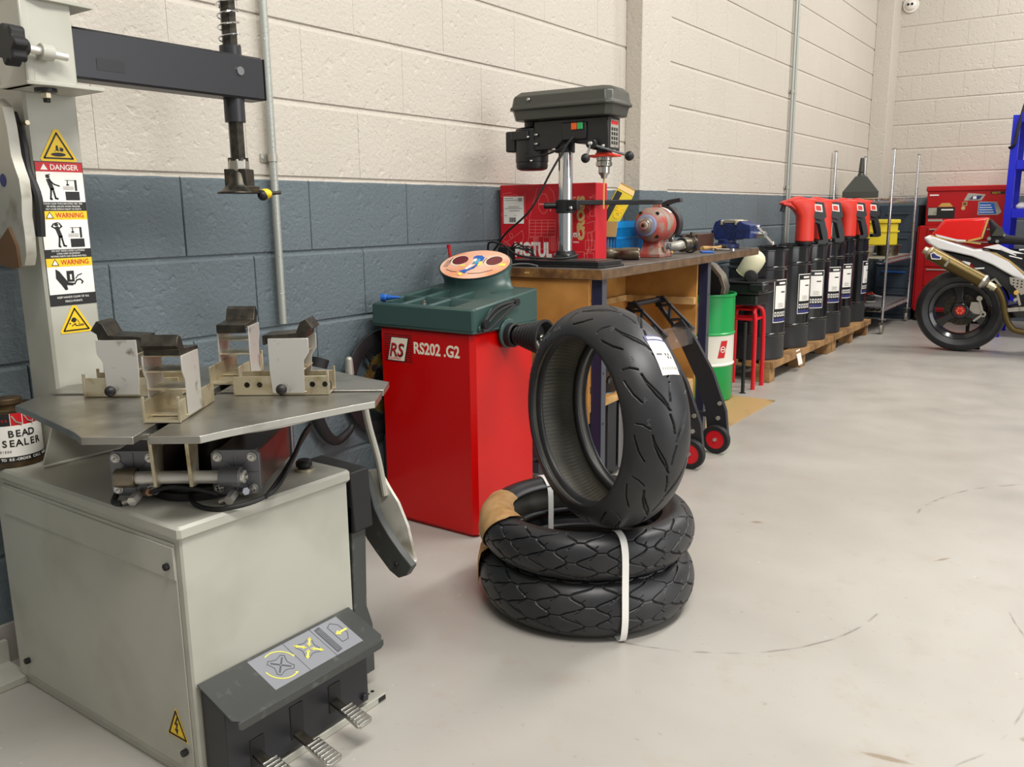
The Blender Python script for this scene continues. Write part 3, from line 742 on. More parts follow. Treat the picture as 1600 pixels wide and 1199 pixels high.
    b = tb(); b.cyl((0, -.1, .55), (0, -.1, .566), .10, 'darkrubber', n=36); b.tube([(-.07, -.16, .571), (.0, -.19, .571), (.07, -.17, .572), (.09, -.1, .571)], .008, 'black'); b.build('rotary_boot', t)
    b = nb(); b.cyl((.775, 1.225, .55), (.775, 1.225, .556), .022, 'zinc'); b.cyl((.775, 1.225, .556), (.775, 1.225, .575), .018, 'black', ch=.005); b.build('rubber_stop', t)

    # ------------------------------------------------ bead breaker on the far side
    b = nb()
    b.prism([(.70, .545), (.855, .54), (.862, .40), (.80, .37), (.70, .37)], -1.345, -1.287, 'darkrubber', FY((0, 0, 0)))
    b.prism([(.80, .04), (.862, .04), (.862, .16), (.845, .20), (.855, .46), (.80, .46)], -1.33, -1.287, 'hood', FY((0, 0, 0)))
    b.build('breaker_post', t, bev=.003)
    b = nb()
    inn = [(.770, .50), (.768, .44), (.785, .39), (.815, .35), (.85, .315), (.895, .282)]
    out = [(.790, .50), (.824, .455), (.850, .425), (.878, .370), (.892, .315), (.900, .286)]
    def blade(u, v, off):
        k = u*5; i = min(int(k), 4); f = k-i
        A = [inn[i][j]*(1-f)+inn[i+1][j]*f for j in (0, 1)]; C_ = [out[i][j]*(1-f)+out[i+1][j]*f for j in (0, 1)]
        return Vector((A[0]*(1-v)+C_[0]*v+off*.4, 1.412+.030*v+off, A[1]*(1-v)+C_[1]*v))
    b.sheet(blade, 20, 6, 'castgrey', .006)
    bl = b.build('breaker_blade', t)
    b = nb()
    P = [(.793, .503), (.765, .43), (.769, .365), (.790, .335), (.818, .308), (.862, .270), (.890, .258), (.915, .270), (.934, .297), (.900, .325), (.866, .357), (.840, .388), (.820, .42), (.806, .47)]
    b.prism(P, -1.412, -1.392, 'hood', FY((0, 0, 0)))
    b.cyl((.803, 1.393, .42), (.803, 1.388, .42), .005, 'steel'); b.cyl((.885, 1.393, .292), (.885, 1.388, .292), .006, 'black')
    b.prism([(.70, .50), (.79, .50), (.79, .38), (.72, .40)], -1.40, -1.28, 'hood', FY((0, 0, 0)))
    b.build('breaker_rubber', bl, bev=.003)
    b = nb(); b.tube([(.758, 1.43, .70), (.774, 1.43, .617), (.803, 1.43, .526), (.818, 1.432, .44)], .0085, 'castgrey'); b.build('breaker_handle', bl)
    return t
build_changer()

# bead sealer tin on the cabinet
def sealer():
    t = thing('sealer_tin', 'tin of BEAD SEALER standing on the back corner of the grey tyre machine', 'tin', (.150, .897, .5505))
    R, H = .062, .135
    b = B(); b.lathe([(0, .0), (R-.002, 0), (R, .002), (R, .012), (R-.001, .014), (R-.001, H-.006), (R+.0015, H-.004), (R+.0015, H), (R-.004, H), (R-.006, H-.004), (.03, H-.005), (0, H-.004)], 'tin', n=48); b.build('tin_body', t)
    b = B(); b.lathe([(.022, H-.006), (.026, H-.005), (.026, H+.004), (.030, H+.006), (.030, H+.016), (.028, H+.018), (.0, H+.017)], 'tin', n=32); b.build('screw_cap', t)
    b = B(); Rl = R-.0004
    b.lathe([(Rl, .014), (Rl+.0004, .014), (Rl+.0004, .026), (Rl, .026)], 'black', n=48, close=True)
    b.lathe([(Rl, .026), (Rl+.0004, .026), (Rl+.0004, .098), (Rl, .098)], 'white', n=48, close=True)
    a0 = math.atan2(-.905, 2.0654)
    b.lathe([(Rl, .098), (Rl+.0004, .098), (Rl+.0004, .126), (Rl, .126)], 'black', n=24, close=True, a0=a0-2.6, a1=a0-.0)
    b.lathe([(Rl, .098), (Rl+.0004, .098), (Rl+.0004, .126), (Rl, .126)], 'red', n=30, close=True, a0=a0-.0, a1=a0+2.4)
    def curve_text(s_, size, m, ang, z, sx=1, off=0):
        w = size*.66*sx; n = len(s_)
        for i, ch in enumerate(s_):
            if ch == ' ': continue
            a = ang+(i-(n-1)/2)*w/R
            b.text(ch, size, m, fr((Rl*math.cos(a), Rl*math.sin(a), z), (-math.sin(a), math.cos(a), 0), (0, 0, 1)), z=.0008, sx=sx, off=off, align='CENTER')
    curve_text('BEAD', .022, 'black', a0+.32, .072, 1.0, .0004); curve_text('SEALER', .022, 'black', a0+.32, .050, 1.0, .0004)
    curve_text('TO RE-ORDER CALL 0845', .0085, 'white', a0+.5, .017, 1, .0002)
    curve_text('101500', .0075, 'black', a0-.3, .036); curve_text('Gaa', .011, 'red', a0-.25, .108)
    for a in (.0, .4, .8):
        F = fr((Rl*math.cos(a0+a), Rl*math.sin(a0+a), .098), (-math.sin(a0+a), math.cos(a0+a), 0), (0, 0, 1)); b.rect(-.0006, 0, .0006, .028, 'white', F, .0008)
        if a > -.4: b.line([(.004, .022), (.012, .008), (.022, .004)], .003, 'castgrey', F, .0009, 0)
    lb = b.build('label', t); lb['label'] = 'white, red and black paper label'
sealer()
# ================================================================ wheel balancer
def build_balancer():
    t = thing('wheel_balancer', 'red wheel balancing cabinet with dark green tray top and oval display', 'wheel balancer', (.285, 2.385, 0))
    OX = TR(-.285, -2.385, 0)
    def nb(): b = B(); b.X = OX.copy(); return b
    b = nb(); b.lohi((.066, 2.204, 0), (.496, 2.568, .725), 'balred', .016)
    body = b.build('cabinet', t)
    b = nb(); F = FY((0, 2.2035, 0)) # logo and model name
    b.text('RS202 .G2', .056, 'cream', F @ TR(.232, .632, 0) , sx=.86, off=.0016)
    q = b.build('model_lettering', body); q['label'] = 'cream lettering RS202.G2'
    b = nb()
    for i in range(12):
        z = .690-i*.0085; b.rect(.094-.0, z, .226, z+.0022+(i/11)*.0, 'black', F, .0005)
    b.prism([(.108, .596), (.192, .596), (.214, .684), (.130, .684)], .0006, .0012, 'black', F)
    b.prism([(.112, .599), (.189, .599), (.209, .681), (.132, .681)], .0012, .0018, 'cream', F)
    b.text('RS', .066, 'black', F @ TR(.117, .614, 0), z=.0018, sx=.95, off=.0015, shear=.25)
    b.text('RS', .066, 'red', F @ TR(.119, .6165, 0), z=.0024, sx=.88, off=.0, shear=.25)
    b.text('EQUIPMENT', .0135, 'red', F @ TR(.1165, .6015, 0), z=.0018, sx=.8, shear=.2)
    q = b.build('logo', body); q['label'] = 'RS emblem on black stripes'
    # tray
    x0, x1, y0, y1, z0, z1 = .050, .508, 2.190, 2.580, .716, .800
    b = nb()
    b.lohi((x0+.001, y0+.001, z0), (x1-.001, y1-.001, z0+.012), 'balgreen', .005)
    # rim walls and dividers form six wells
    xs = [x0, x0+.03, .175, .195, .300, .320, .420]; 
    def wall(a, c, d, e, zt=z1, m='balgreen'): b.lohi((a, c, z0+.006), (d, e, zt), m, .006)
    wall(x0, y0, x1, y0+.030); wall(x0+.0015, y0+.004, x0+.028, y1-.05); wall(.405, y0+.004, x1-.0015, y1-.002)
    wall(x0+.003, y1-.09, x1-.003, y1)
    wall(.158, y0+.01, .178, y1-.08, z1-.001); wall(.278, y0+.01, .298, y1-.08, z1-.001)
    wall(x0+.01, 2.335, .41, 2.355, z1-.0015)
    slope = lambda b: [setattr(v, 'z', v.z+max(0, (v.y+2.385-2.20)/.38)*.042*min(max((v.z-.73)/.06, 0), 1)) for v in b.v]
    slope(b); tray = b.build('tray_top', t, bev=.003, seg=3)
    b = nb(); b.lohi((x0+.02, y0+.02, z0+.010), (.41, y1-.08, z0+.035), 'trayshade'); b.build('shaded_well_floor', tray)  # well floors, coloured darker to stand in for shade in the recesses
    # rounded shoulder moulding around the shaft and caliper recess on the right side
    b = nb()
    F = FX((x1, 0, 0))
    b.prism([(2.215, .726), (2.232, .724), (2.275, .770), (2.30, .792), (2.285, .796), (2.25, .765), (2.215, .738)], 0, .006, 'balgreen', F)
    b.lathe([(.048, 0), (.052, .0), (.052, .008), (.045, .012), (.0, .012)], 'balgreen', TR(x1-.002, 2.385, .700) @ RY(PI/2), n=40)
    b.build('side_moulding', tray, bev=.002)
    # display pod
    b = nb()
    cx, cy, cz = .240, 2.555, .915
    ax = Vector((.10, -.62, .78)).normalized()
    Fd = fr((cx, cy, cz), (1, .16, .0), Vector((-.12, .87, .50)))
    def pod(u, v):
        a = 2*PI*u; s = v
        top = Fd @ Vector((.150*math.cos(a), .098*math.sin(a), 0))
        bot = Vector((.275+.195*math.cos(a), 2.525+.065*math.sin(a), .80))
        p = bot.lerp(top, s); k = 1-.16*math.sin(PI*min(s*1.0, 1)); c = bot.lerp(top, s)
        mid = Vector((.26, 2.545, p.z)); return mid+(p-mid)*k
    b.grid(pod, 40, 8, 'balgreen', wrap=True)
    b.prism([(.150*math.cos(2*PI*i/40), .098*math.sin(2*PI*i/40)) for i in range(40)], -.002, .006, 'balgreen', Fd)
    pod_o = b.build('display_pod', t, ang=60)
    b = nb(); Fd = Fd @ Matrix.Diagonal((1.17, 1.33, 1, 1))
    b.disc(0, 0, .124, 'black', Fd, .0008, .006, ry=.074, n=48); b.disc(0, .0, .122, 'display', Fd, .0008, .0068, ry=.072, n=48)
    for s in (-1, 1):
        b.disc(s*.062-.003, .018, .030, 'cream', Fd, .0006, .0076, ry=.026); b.disc(s*.062, .018, .0275, 'winered', Fd, .0012, .0076, ry=.0225)
        b.line([(s*.062-.034, .006), (s*.062-.036, .018), (s*.062-.032, .03)], .002, 'black', Fd, z=.0082)
    b.prism([(-.022, .036), (-.014, .044), (.006, .044), (.014, .036), (.014, .022), (.006, .028), (-.004, .026), (-.010, .028), (-.018, .026)], .0078, .0086, 'blue', Fd)
    b.line([(.014, .034), (.016, .010), (.004, -.018), (-.012, -.032)], .010, 'blue', Fd, z=.0078); b.line([(-.010, .028), (-.006, .0), (-.018, -.024)], .010, 'white', Fd, z=.0080); b.line([(.004, .024), (.002, .004)], .010, 'skyblue', Fd, z=.0082)
    b.rect(-.010, .0, .002, .014, 'greyplastic', Fd, .0008, .0078); b.prism([(-.038, -.036), (-.018, -.026), (-.008, -.04), (-.012, -.048)], .0078, .0086, 'blue', Fd)
    b.rect(.012, -.008, .022, .014, 'paleyellow', Fd, .0008, .0080); b.rect(-.048, -.012, -.032, -.004, 'paleyellow', Fd, .0008, .0078); b.prism([(-.036, -.052), (-.030, -.044), (-.016, -.050), (-.022, -.06)], .0086, .0094, 'paleyellow', Fd)
    b.rect(.088, -.008, .110, .006, 'paleyellow', Fd, .0008, .0078)
    for i in range(5): b.line([(-.108, .014-i*.007), (-.092, .014-i*.007)], .002, 'panelline', Fd, z=.0078)
    b.line([(-.088, -.030), (-.06, -.040), (-.045, -.040)], .0025, 'panelline', Fd, z=.0078); b.line([(.0, -.048), (.04, -.044), (.078, -.028)], .0025, 'panelline', Fd, z=.0078)
    q = b.build('display_disc', pod_o); q['label'] = 'oval peach control disc with two red windows'
    # shaft with cone, along +x
    SX = TR(x1+.006, 2.385, .695) @ RY(PI/2)
    b = nb()
    b.lathe([(.040, -.005), (.042, .0), (.042, .024), (.038, .028), (.034, .028), (.034, .004), (0, .004)], 'darkrubber', SX, n=40)
    b.build('shaft_flange', t)
    b = nb(); pr = [(.018, .02)]
    z, r = .028, .026
    for i in range(7):
        r2 = r+.0045; pr += [(r-.001, z), (r2, z+.004), (r2+.001, z+.010), (r-.001, z+.0145)]; z += .0155; r = r2
    pr += [(.060, z+.002), (.062, z+.004), (.062, z+.014), (.055, z+.014), (.053, z+.006), (.046, z-.02), (.0, z-.024)]
    b.lathe(pr, 'darkrubber', SX, n=48); b.build('ribbed_cone', t)
    b = nb(); b.cyl((x1, 2.385, .695), (x1+.255, 2.385, .695), .0065, 'steel', n=16); b.cyl((x1+.11, 2.385, .695), (x1+.142, 2.385, .695), .011, 'steel', n=16); b.tube([(x1+.13, 2.385, .655), (x1+.138, 2.37, .665), (x1+.14, 2.35, .69)], .006, 'steel'); b.build('shaft', t)
    # folded black calipers lying in the side recess
    b = nb(); X = x1+.012
    b.tube([(X, 2.235, .752), (X+.004, 2.26, .777), (X+.004, 2.30, .798), (X, 2.36, .806), (X-.004, 2.42, .806)], .006, 'black')
    b.tube([(X+.004, 2.245, .744), (X+.008, 2.28, .772), (X+.006, 2.33, .790), (X, 2.40, .800)], .005, 'black')
    b.tube([(X+.006, 2.22, .728), (X+.012, 2.25, .730), (X+.010, 2.31, .757), (X+.004, 2.38, .787), (X, 2.43, .803)], .0045, 'blackplastic')
    b.cyl((X-.004, 2.238, .748), (X+.010, 2.238, .748), .016, 'blackplastic'); b.cyl((X-.01, 2.425, .805), (X+.006, 2.425, .805), .013, 'blackplastic')
    b.build('caliper_gauge', t)
build_balancer()
b = B(); b.cyl((0, 0, 0), (0, 0, .035), .014, 'steel', r1=.010, n=20); b.cyl((0, 0, .035), (0, 0, .045), .008, 'steel'); tag(b.build('adapter_cone'), 'small steel centring cone upright in a well of the green tray', 'cone', loc=(.225, 2.275, .765))
b = B(); b.lathe([(.010, 0), (.014, 0), (.014, .006), (.010, .006)], 'aluminium', n=24, close=True); tag(b.build('steel_ring'), 'steel ring lying in the tray well nearest the shaft side', 'ring', 'steel rings in the tray wells', loc=(.36, 2.40, .790)); 
b = B(); b.lathe([(.009, 0), (.013, 0), (.013, .005), (.009, .005)], 'aluminium', n=24, close=True, X=TR(0, 0, .010) @ RX(1.2)); tag(b.build('steel_ring'), 'steel ring standing in the middle rear well of the tray', 'ring', 'steel rings in the tray wells', loc=(.24, 2.40, .785))
b = B(); b.prism([(-.022, -.012), (.018, -.016), (.024, .0), (.004, .018), (-.016, .010)], 0, .012, 'skyblue'); b.box((-.03, .01, .004), (.014, .008, .008), 'castgrey'); b.box((.025, .015, .004), (.014, .008, .006), 'castgrey'); tag(b.build('weight_packet', bev=.002), 'torn sky blue packet of balance weights in the front tray well', 'packet', loc=(.345, 2.275, .775))
b = B(); X = RY(PI/2); b.lathe([(0, 0), (.012, .0), (.013, .004), (.013, .016), (.009, .02), (.010, .024), (.003, .070), (0, .072)], 'blue', X, n=20); tag(b.build('marker_pen'), 'bright blue tapered plastic nozzle lying on the left rim of the green tray', 'nozzle', loc=(.066, 2.225, .8165), rz=.55)
b = B(); b.cyl((0, 0, 0), (-.02, .0, .135), .006, 'chestred', n=10); b.box((-.021, 0, .138), (.010, .012, .014), 'chestred'); b.cyl((0, 0, 0), (.004, 0, -.012), .008, 'black', n=10)
tag(b.build('red_lever'), 'thin red handle rising behind the oval display of the balancer', 'handle', loc=(.098, 2.60, .845))

# ================================================================ tyres
def seg_depth(U, V, pitch, polys, w, depth, edge):
    "groove depth at (U along, V across); polys: list of (points, width)"
    d = np.full(U.shape, 9.); u = np.mod(U, pitch)
    for pts, ww in polys:
        for (a, b_), (c, e) in zip(pts, pts[1:]):
            for sh in (-pitch, 0, pitch):
                ax, cx = a+sh, c+sh
                L2 = (cx-ax)**2+(e-b_)**2
                t = np.clip(((u-ax)*(cx-ax)+(V-b_)*(e-b_))/L2, 0, 1)
                dd = np.hypot(u-ax-t*(cx-ax), V-b_-t*(e-b_))-ww
                d = np.minimum(d, dd)
    return depth*np.clip(-d/edge, 0, 1)
def tyre_mesh(name, Ro, Wd, rb, bw, pitch_n, polyfn, N, NP, depth=.005, ribs=0, parent=None):
    """axis along local z; Ro outer radius, Wd section width, rb bead radius, bw bead-to-bead width"""
    amax = math.radians(80); H = Wd*.47
    al = np.linspace(-amax, amax, NP)
    R0 = Ro-H*.98
    zc = Wd/2*np.sin(al)/math.sin(amax)*.985; rc = R0+H*.98*np.cos(al)**.82
    # arc length
    ds = np.hypot(np.diff(zc), np.diff(rc)); s = np.concatenate([[0], np.cumsum(ds)]); s -= s[-1]/2
    nz = np.gradient(zc, s); nr = np.gradient(rc, s)          # tangent
    NZ, NR = -nr, nz; sg = np.sign((NZ*zc+NR*H).mean()); 
    N_z, N_r = -nr, nz
    if N_r[NP//2] < 0: N_z, N_r = -N_z, -N_r
    th = np.arange(N)*2*PI/N
    pitch = 2*PI*Ro/pitch_n
    U = (th*Ro)[:, None]+np.zeros(NP)[None]; V = np.zeros(N)[:, None]+s[None]
    dep = seg_depth(U, V, pitch, polyfn(pitch, s[-1]), 0, depth, .0012)
    Z = zc[None]-dep*N_z[None]; R = rc[None]-dep*N_r[None]
    def side(sgn):
        e = (Wd/2*.985, rc[0]); q = []
        pts = [(e[0]+.001, e[1]-.004), (e[0]+.001, e[1]-.0045-.006), (e[0]-.002, e[1]-(e[1]-rb)*.45), (bw/2+.004, rb+.014), (bw/2+.004, rb+.010), (bw/2, rb+.008), (bw/2-.001, rb+.001), (bw/2-.006, rb), (bw/2-.012, rb+.002), (bw/2-.014, rb+.010), (bw/2-.012, rb+.02)]
        return [(sgn*z, r) for z, r in pts]
    outer_side = side(1)
    t_ = .010; inner = []
    for a in np.linspace(amax*1.02, -amax*1.02, 15):
        inner.append(((Wd/2-t_)*math.sin(a)/math.sin(amax)*.96, R0+(H*.98-t_)*max(math.cos(a), .0)**.82))
    other = side(-1)[::-1]
    prof = outer_side+inner+other; K = len(prof)
    Zp = np.tile(np.array([p[0] for p in prof]), (N, 1)); Rp = np.tile(np.array([p[1] for p in prof]), (N, 1))
    if ribs:
        rb_ = (np.mod(np.arange(N), N//ribs) == 0)*.0016+(np.mod(np.arange(N), N//ribs) == 1)*.0006
        i0 = len(outer_side); Rp[:, i0+1:i0+14] -= rb_[:, None]
    Za = np.concatenate([Z, Zp], 1); Ra = np.concatenate([R, Rp], 1); P = NP+K
    co = np.stack([Ra*np.cos(th)[:, None], Ra*np.sin(th)[:, None], Za], -1).reshape(-1, 3)
    i = np.arange(N)[:, None]; j = np.arange(P)[None]; i2 = (i+1) % N; j2 = (j+1) % P
    f = np.stack([i*P+j, i2*P+j, i2*P+j2, i*P+j2], -1)
    mi = np.zeros((N, P), int); mi[:, :NP-1] = 0; mi[:, NP-1:] = 1; i0 = NP+len(outer_side)-1; mi[:, i0:i0+16] = 2
    f = f.reshape(-1, 4)
    me = bpy.data.meshes.new(name)
    me.vertices.add(len(co)); me.vertices.foreach_set('co', co.astype(np.float32).ravel())
    me.loops.add(f.size); me.loops.foreach_set('vertex_index', f.astype(np.int32).ravel())
    me.polygons.add(len(f)); me.polygons.foreach_set('loop_start', np.arange(0, f.size, 4, dtype=np.int32))
    me.polygons.foreach_set('material_index', mi.ravel().astype(np.int32)); me.polygons.foreach_set('use_smooth', np.ones(len(f), bool))
    for m in ('tyretread', 'tyre', 'tyrein'): me.materials.append(M[m])
    me.update(calc_edges=True); me.validate()
    o = bpy.data.objects.new(name, me); COL.objects.link(o); o.parent = parent
    surf = lambda a: (Wd/2*math.sin(a)/math.sin(amax)*.985, R0+H*.98*max(math.cos(a), 0)**.82)
    return o, surf
def sport_pattern(p, S):
    w = .0026; out = []
    for sg, ph in ((1, 0), (-1, p/2)):
        f = lambda pts, k: ([(x+ph, sg*y) for x, y in pts], k)
        out.append(f([(.0, .006), (.018, .018), (.042, .036), (.070, .050), (.100, .056)], w))
        out.append(f([(.012, .010), (.034, .021), (.058, .037), (.080, .050), (.100, .056)], w*.7))
        out.append(f([(.098, -.002), (.122, .001), (.145, .008)], w))
        out.append(f([(.030, .072), (.055, .088), (.085, .098), (.10, .101)], w*.9))
        out.append(f([(.115, .060), (.128, .078), (.132, .095)], w*.8))
    return out
def net_pattern(p, S):
    w = .0024; out = []; lam = .027; amp = p*.155; sk = .45
    V_ = [i*.0045 for i in range(19)]
    for sg in (1, -1):
        for k, (x0, s_) in enumerate(((p*.25, 1), (p*.75, -1))):
            out.append(([(x0+s_*amp*math.cos(PI*v/lam)+sk*v, sg*v) for v in V_], w))
            for m in range(3):
                v = lam*m; tip = x0+s_*amp*(1 if m % 2 == 0 else -1)+sk*v
                if (s_ > 0) == (m % 2 == 0): out.append(([(tip, sg*v), (tip+p*.5-2*amp, sg*v)], w*.8))
                else: pass
            for m in (1, 2):
                v = lam*(m-.5); out.append(([(x0+sk*v+.006, sg*(v-.006)), (x0+sk*v+p*.13, sg*(v+.004))], w*.55))
    for sg in (1, -1):
        for x0 in (0, p*.5):
            out.append(([(x0+p*.44, sg*.094), (x0+p*.22, sg*.090), (x0+p*.05, sg*.094), (x0+p*.02, sg*.099), (x0+p*.06, sg*.104), (x0+p*.3, sg*.104)], w*.9))
            out.append(([(x0+p*.10, sg*.114), (x0+p*.32, sg*.118), (x0+p*.42, sg*.126)], w*.8))
    return out
def build_tyres():
    cx, cy = 1.0307, 2.0362
    for nm, lab, z, Wd, Ro, pn, rz in (('motorcycle_tyre', 'black net-tread motorcycle tyre lying flat on the floor at the bottom of the stack', .0825, .162, .3110, 12, 0),
                                  ('motorcycle_tyre', 'black net-tread motorcycle tyre wrapped in brown paper, second in the stack', .2290, .128, .3075, 14, .4)):
        t = thing(nm, lab, 'tyre', (cx, cy, z), rz, 'stacked motorcycle tyres')
        tyre_mesh('tyre_carcass', Ro, Wd, .216, Wd*.72, pn, net_pattern, 1000, 130, .0065, parent=t)
        if Wd < .15:
            up = t; surf = lambda a, W_=Wd, R_=Ro: (W_/2*math.sin(a)/math.sin(math.radians(80))*.985, R_-W_*.47*.98+W_*.47*.98*max(math.cos(a), 0)**.82)
    # paper wrap round the section of the upper tyre, facing the left
    base = math.radians(218)-.4
    prof = []
    for i in range(25):
        a = math.radians(-70+140*i/24); z, r = surf(a); prof.append((r+.003*math.cos(a), z+.003*math.sin(a)))
    prof = [(.3165, -.185), (.3165, -.15), (.3155, -.11), (.308, -.075)]+prof[2:]+[(.262, .0685), (.240, .067), (.224, .061), (.211, .050)]
    def wrap(u, v, off):
        a = base-.40+.98*u-.55*(1-v)*u; k = v*(len(prof)-1); i = min(int(k), len(prof)-2); f = k-i
        r = prof[i][0]*(1-f)+prof[i+1][0]*f; z = prof[i][1]*(1-f)+prof[i+1][1]*f
        r += off+.0015*math.sin(u*19+v*3)*(v > .1); z += off*(1 if v > .6 else 0)+.0012*math.sin(u*23+v*4)
        return Vector((r*math.cos(a), r*math.sin(a), z))
    b = B(); b.sheet(wrap, 16, 30, 'paper', .0015); wr = b.build('paper_wrap', up, ang=50); wr['label'] = 'brown paper wrapped round the tyre'
    b = B(); b.sheet(lambda u, v, off: wrap(.40+.5*u, .12+.24*v, .0026+off), 8, 10, 'white', .0006)
    for k in range(6): b.sheet(lambda u, v, off: wrap(.45+.06*k+.03*u, .15+.05*v, .0034+off), 2, 3, 'black', .0005)
    for k in range(4): b.sheet(lambda u, v, off: wrap(.45+.4*u, .23+.028*k+.008*v, .0034+off), 5, 1, 'castgrey', .0005)
    q = b.build('label', wr); q['label'] = 'white delivery label on the brown paper'
    # plastic strap holding both tyres
    for rot, lab, m in ((math.radians(-41), 'white plastic strap round both lying tyres on the side nearest the camera', 'strap'), (math.radians(152), 'pale plastic strap round both lying tyres seen inside the hole', 'strap')):
        b = B(); pts = [(.214, -.145), (.235, -.148), (.29, -.1475), (.308, -.125), (.3155, -.085), (.3155, -.05), (.3135, 0), (.3125, .05), (.3115, .08), (.306, .112), (.29, .136), (.26, .1435), (.235, .137), (.212, .105), (.210, .0), (.210, -.1)]
        P = []
        for r, z in pts: P.append((r, 0, z+.0015))
        b.tube(P, 0, m, closed=True, sub=5, flat=(.009, .0007))
        o = b.build('strap'); tag(o, lab, 'strap', 'straps round the two lying tyres', loc=(cx, cy, .149), rz=rot)
    # standing tyre
    yaw = math.radians(-116)
    t = thing('motorcycle_tyre', 'wide black sport motorcycle tyre standing upright on top of the stack', 'tyre', (1.139, 1.932, .2815), 0, 'stacked motorcycle tyres')
    A = Vector((math.cos(yaw), math.sin(yaw), 0)); X = fr((0, 0, .296), (0, 0, 1), Vector((0, 0, 1)).cross(A)*-1)
    # local z of the frame must be the axis towards the camera side
    xx = Vector((0, 0, 1)); yy = A.cross(xx); X = fr((0, 0, .296), xx, yy)
    o, sf = tyre_mesh('tyre_carcass', .2945, .186, .214, .136, 12, sport_pattern, 1050, 170, .0065, ribs=150, parent=t)
    o.matrix_local = X @ RZ(.25)
    # maker's lettering on the sidewall, raised rubber
    b = B()
    A_ = math.radians(72)
    def arc(s_, size, th0, sx=1.0):
        th = th0
        for ch in s_:
            if ch != ' ':
                P_ = lambda t_, a, o_=0: Vector(((sf(a)[1]+o_*math.cos(a))*math.cos(t_), (sf(a)[1]+o_*math.cos(a))*math.sin(t_), sf(a)[0]+o_*math.sin(a)))
                p = P_(th, A_, .0004); tx = P_(th-.01, A_)-p; up = P_(th, A_-.05)-p
                b.text(ch, size, 'mould', fr(p, tx, up), sx=sx, align='CENTER', ext=.0012, off=.0004)
            th -= size*.86*sx/sf(A_)[1]
    b.X = X.copy()
    arc('SPORTEC M7 RR', .017, 1.30, 1.35)
    q = b.build('sidewall_lettering', t); q['label'] = 'raised rubber tyre lettering'
    # paper label stuck on the tread
    R = .2945
    def lab(u, v, off, u0=0, u1=1, v0=0, v1=1):
        uu = u0+(u1-u0)*u; vv = v0+(v1-v0)*v
        a = math.radians(6)-math.radians(46)*uu*.92; th = a_l+.24*(vv-.5)+.035*(uu-.5)
        z, r = sf(a); r += off*math.cos(a); z += off*math.sin(a)
        return X @ Vector((r*math.cos(th), r*math.sin(th), z))
    return t, X, sf
_t, _X, _sf = build_tyres()
def tread_label():
    # angles: th is measured from straight up towards the right-hand side of the picture
    def P(th, a, off):
        z, r = _sf(a); return _X @ Vector(((r+off*math.cos(a))*math.cos(th), (r+off*math.cos(a))*math.sin(th), z+off*math.sin(a)))
    def patch(t0, t1, a0, a1, off, m, b, th=.0005, n=8):
        b.sheet(lambda u, v, o: P(t0+(t1-t0)*v, math.radians(a0+(a1-a0)*u), off+o), n, n, m, th)
    b = B(); s = -1
    t0, t1 = s*.70, s*1.03; a0, a1 = 4, -34
    patch(t0, t1, a0, a1, .001, 'white', b); patch(s*.64, s*.70, a0+1, a1-2, .001, 'navy', b)
    for k in range(9): patch(s*.655, s*.685, a0-3-3.6*k, a0-5.2-3.6*k, .0017, 'white', b, n=2)
    for k in range(4): patch(s*(.745+.016*k), s*(.752+.016*k), a0-6, a0-26, .0017, 'castgrey', b, n=4)
    patch(s*.83, s*.85, a0-4, a0-14, .0017, 'greyplastic', b, n=2)
    for k in range(4): patch(s*(.83+.03*(k % 2)), s*(.855+.03*(k % 2)), a0-20-3.2*k, a0-22.2-3.2*k, .0017, 'black', b, n=2)
    for k in range(8): patch(s*.96, s*.985, a0-4-4*k, a0-6-4*k, .0017, 'castgrey', b, n=2)
    q = b.build('tread_label', _t); q['label'] = 'white and navy paper label stuck to the tread'
    b = B()   # faint chalk numbers on the tread
    for k, ch in enumerate('24 8 5'):
        if ch == ' ': continue
        th = s*(1.42-.19*k); a = math.radians(40); p = P(th, a, .0008)
        tx = (P(th-.01, a, 0)-P(th, a, 0))*-1; nz = P(th, a, 1)-P(th, a, 0); ty = nz.cross(tx)
        F = fr(p, ty, tx*1); b.text(ch, .022, 'mould', F, align='CENTER')
    b.build('chalk_number', _t)
tread_label()
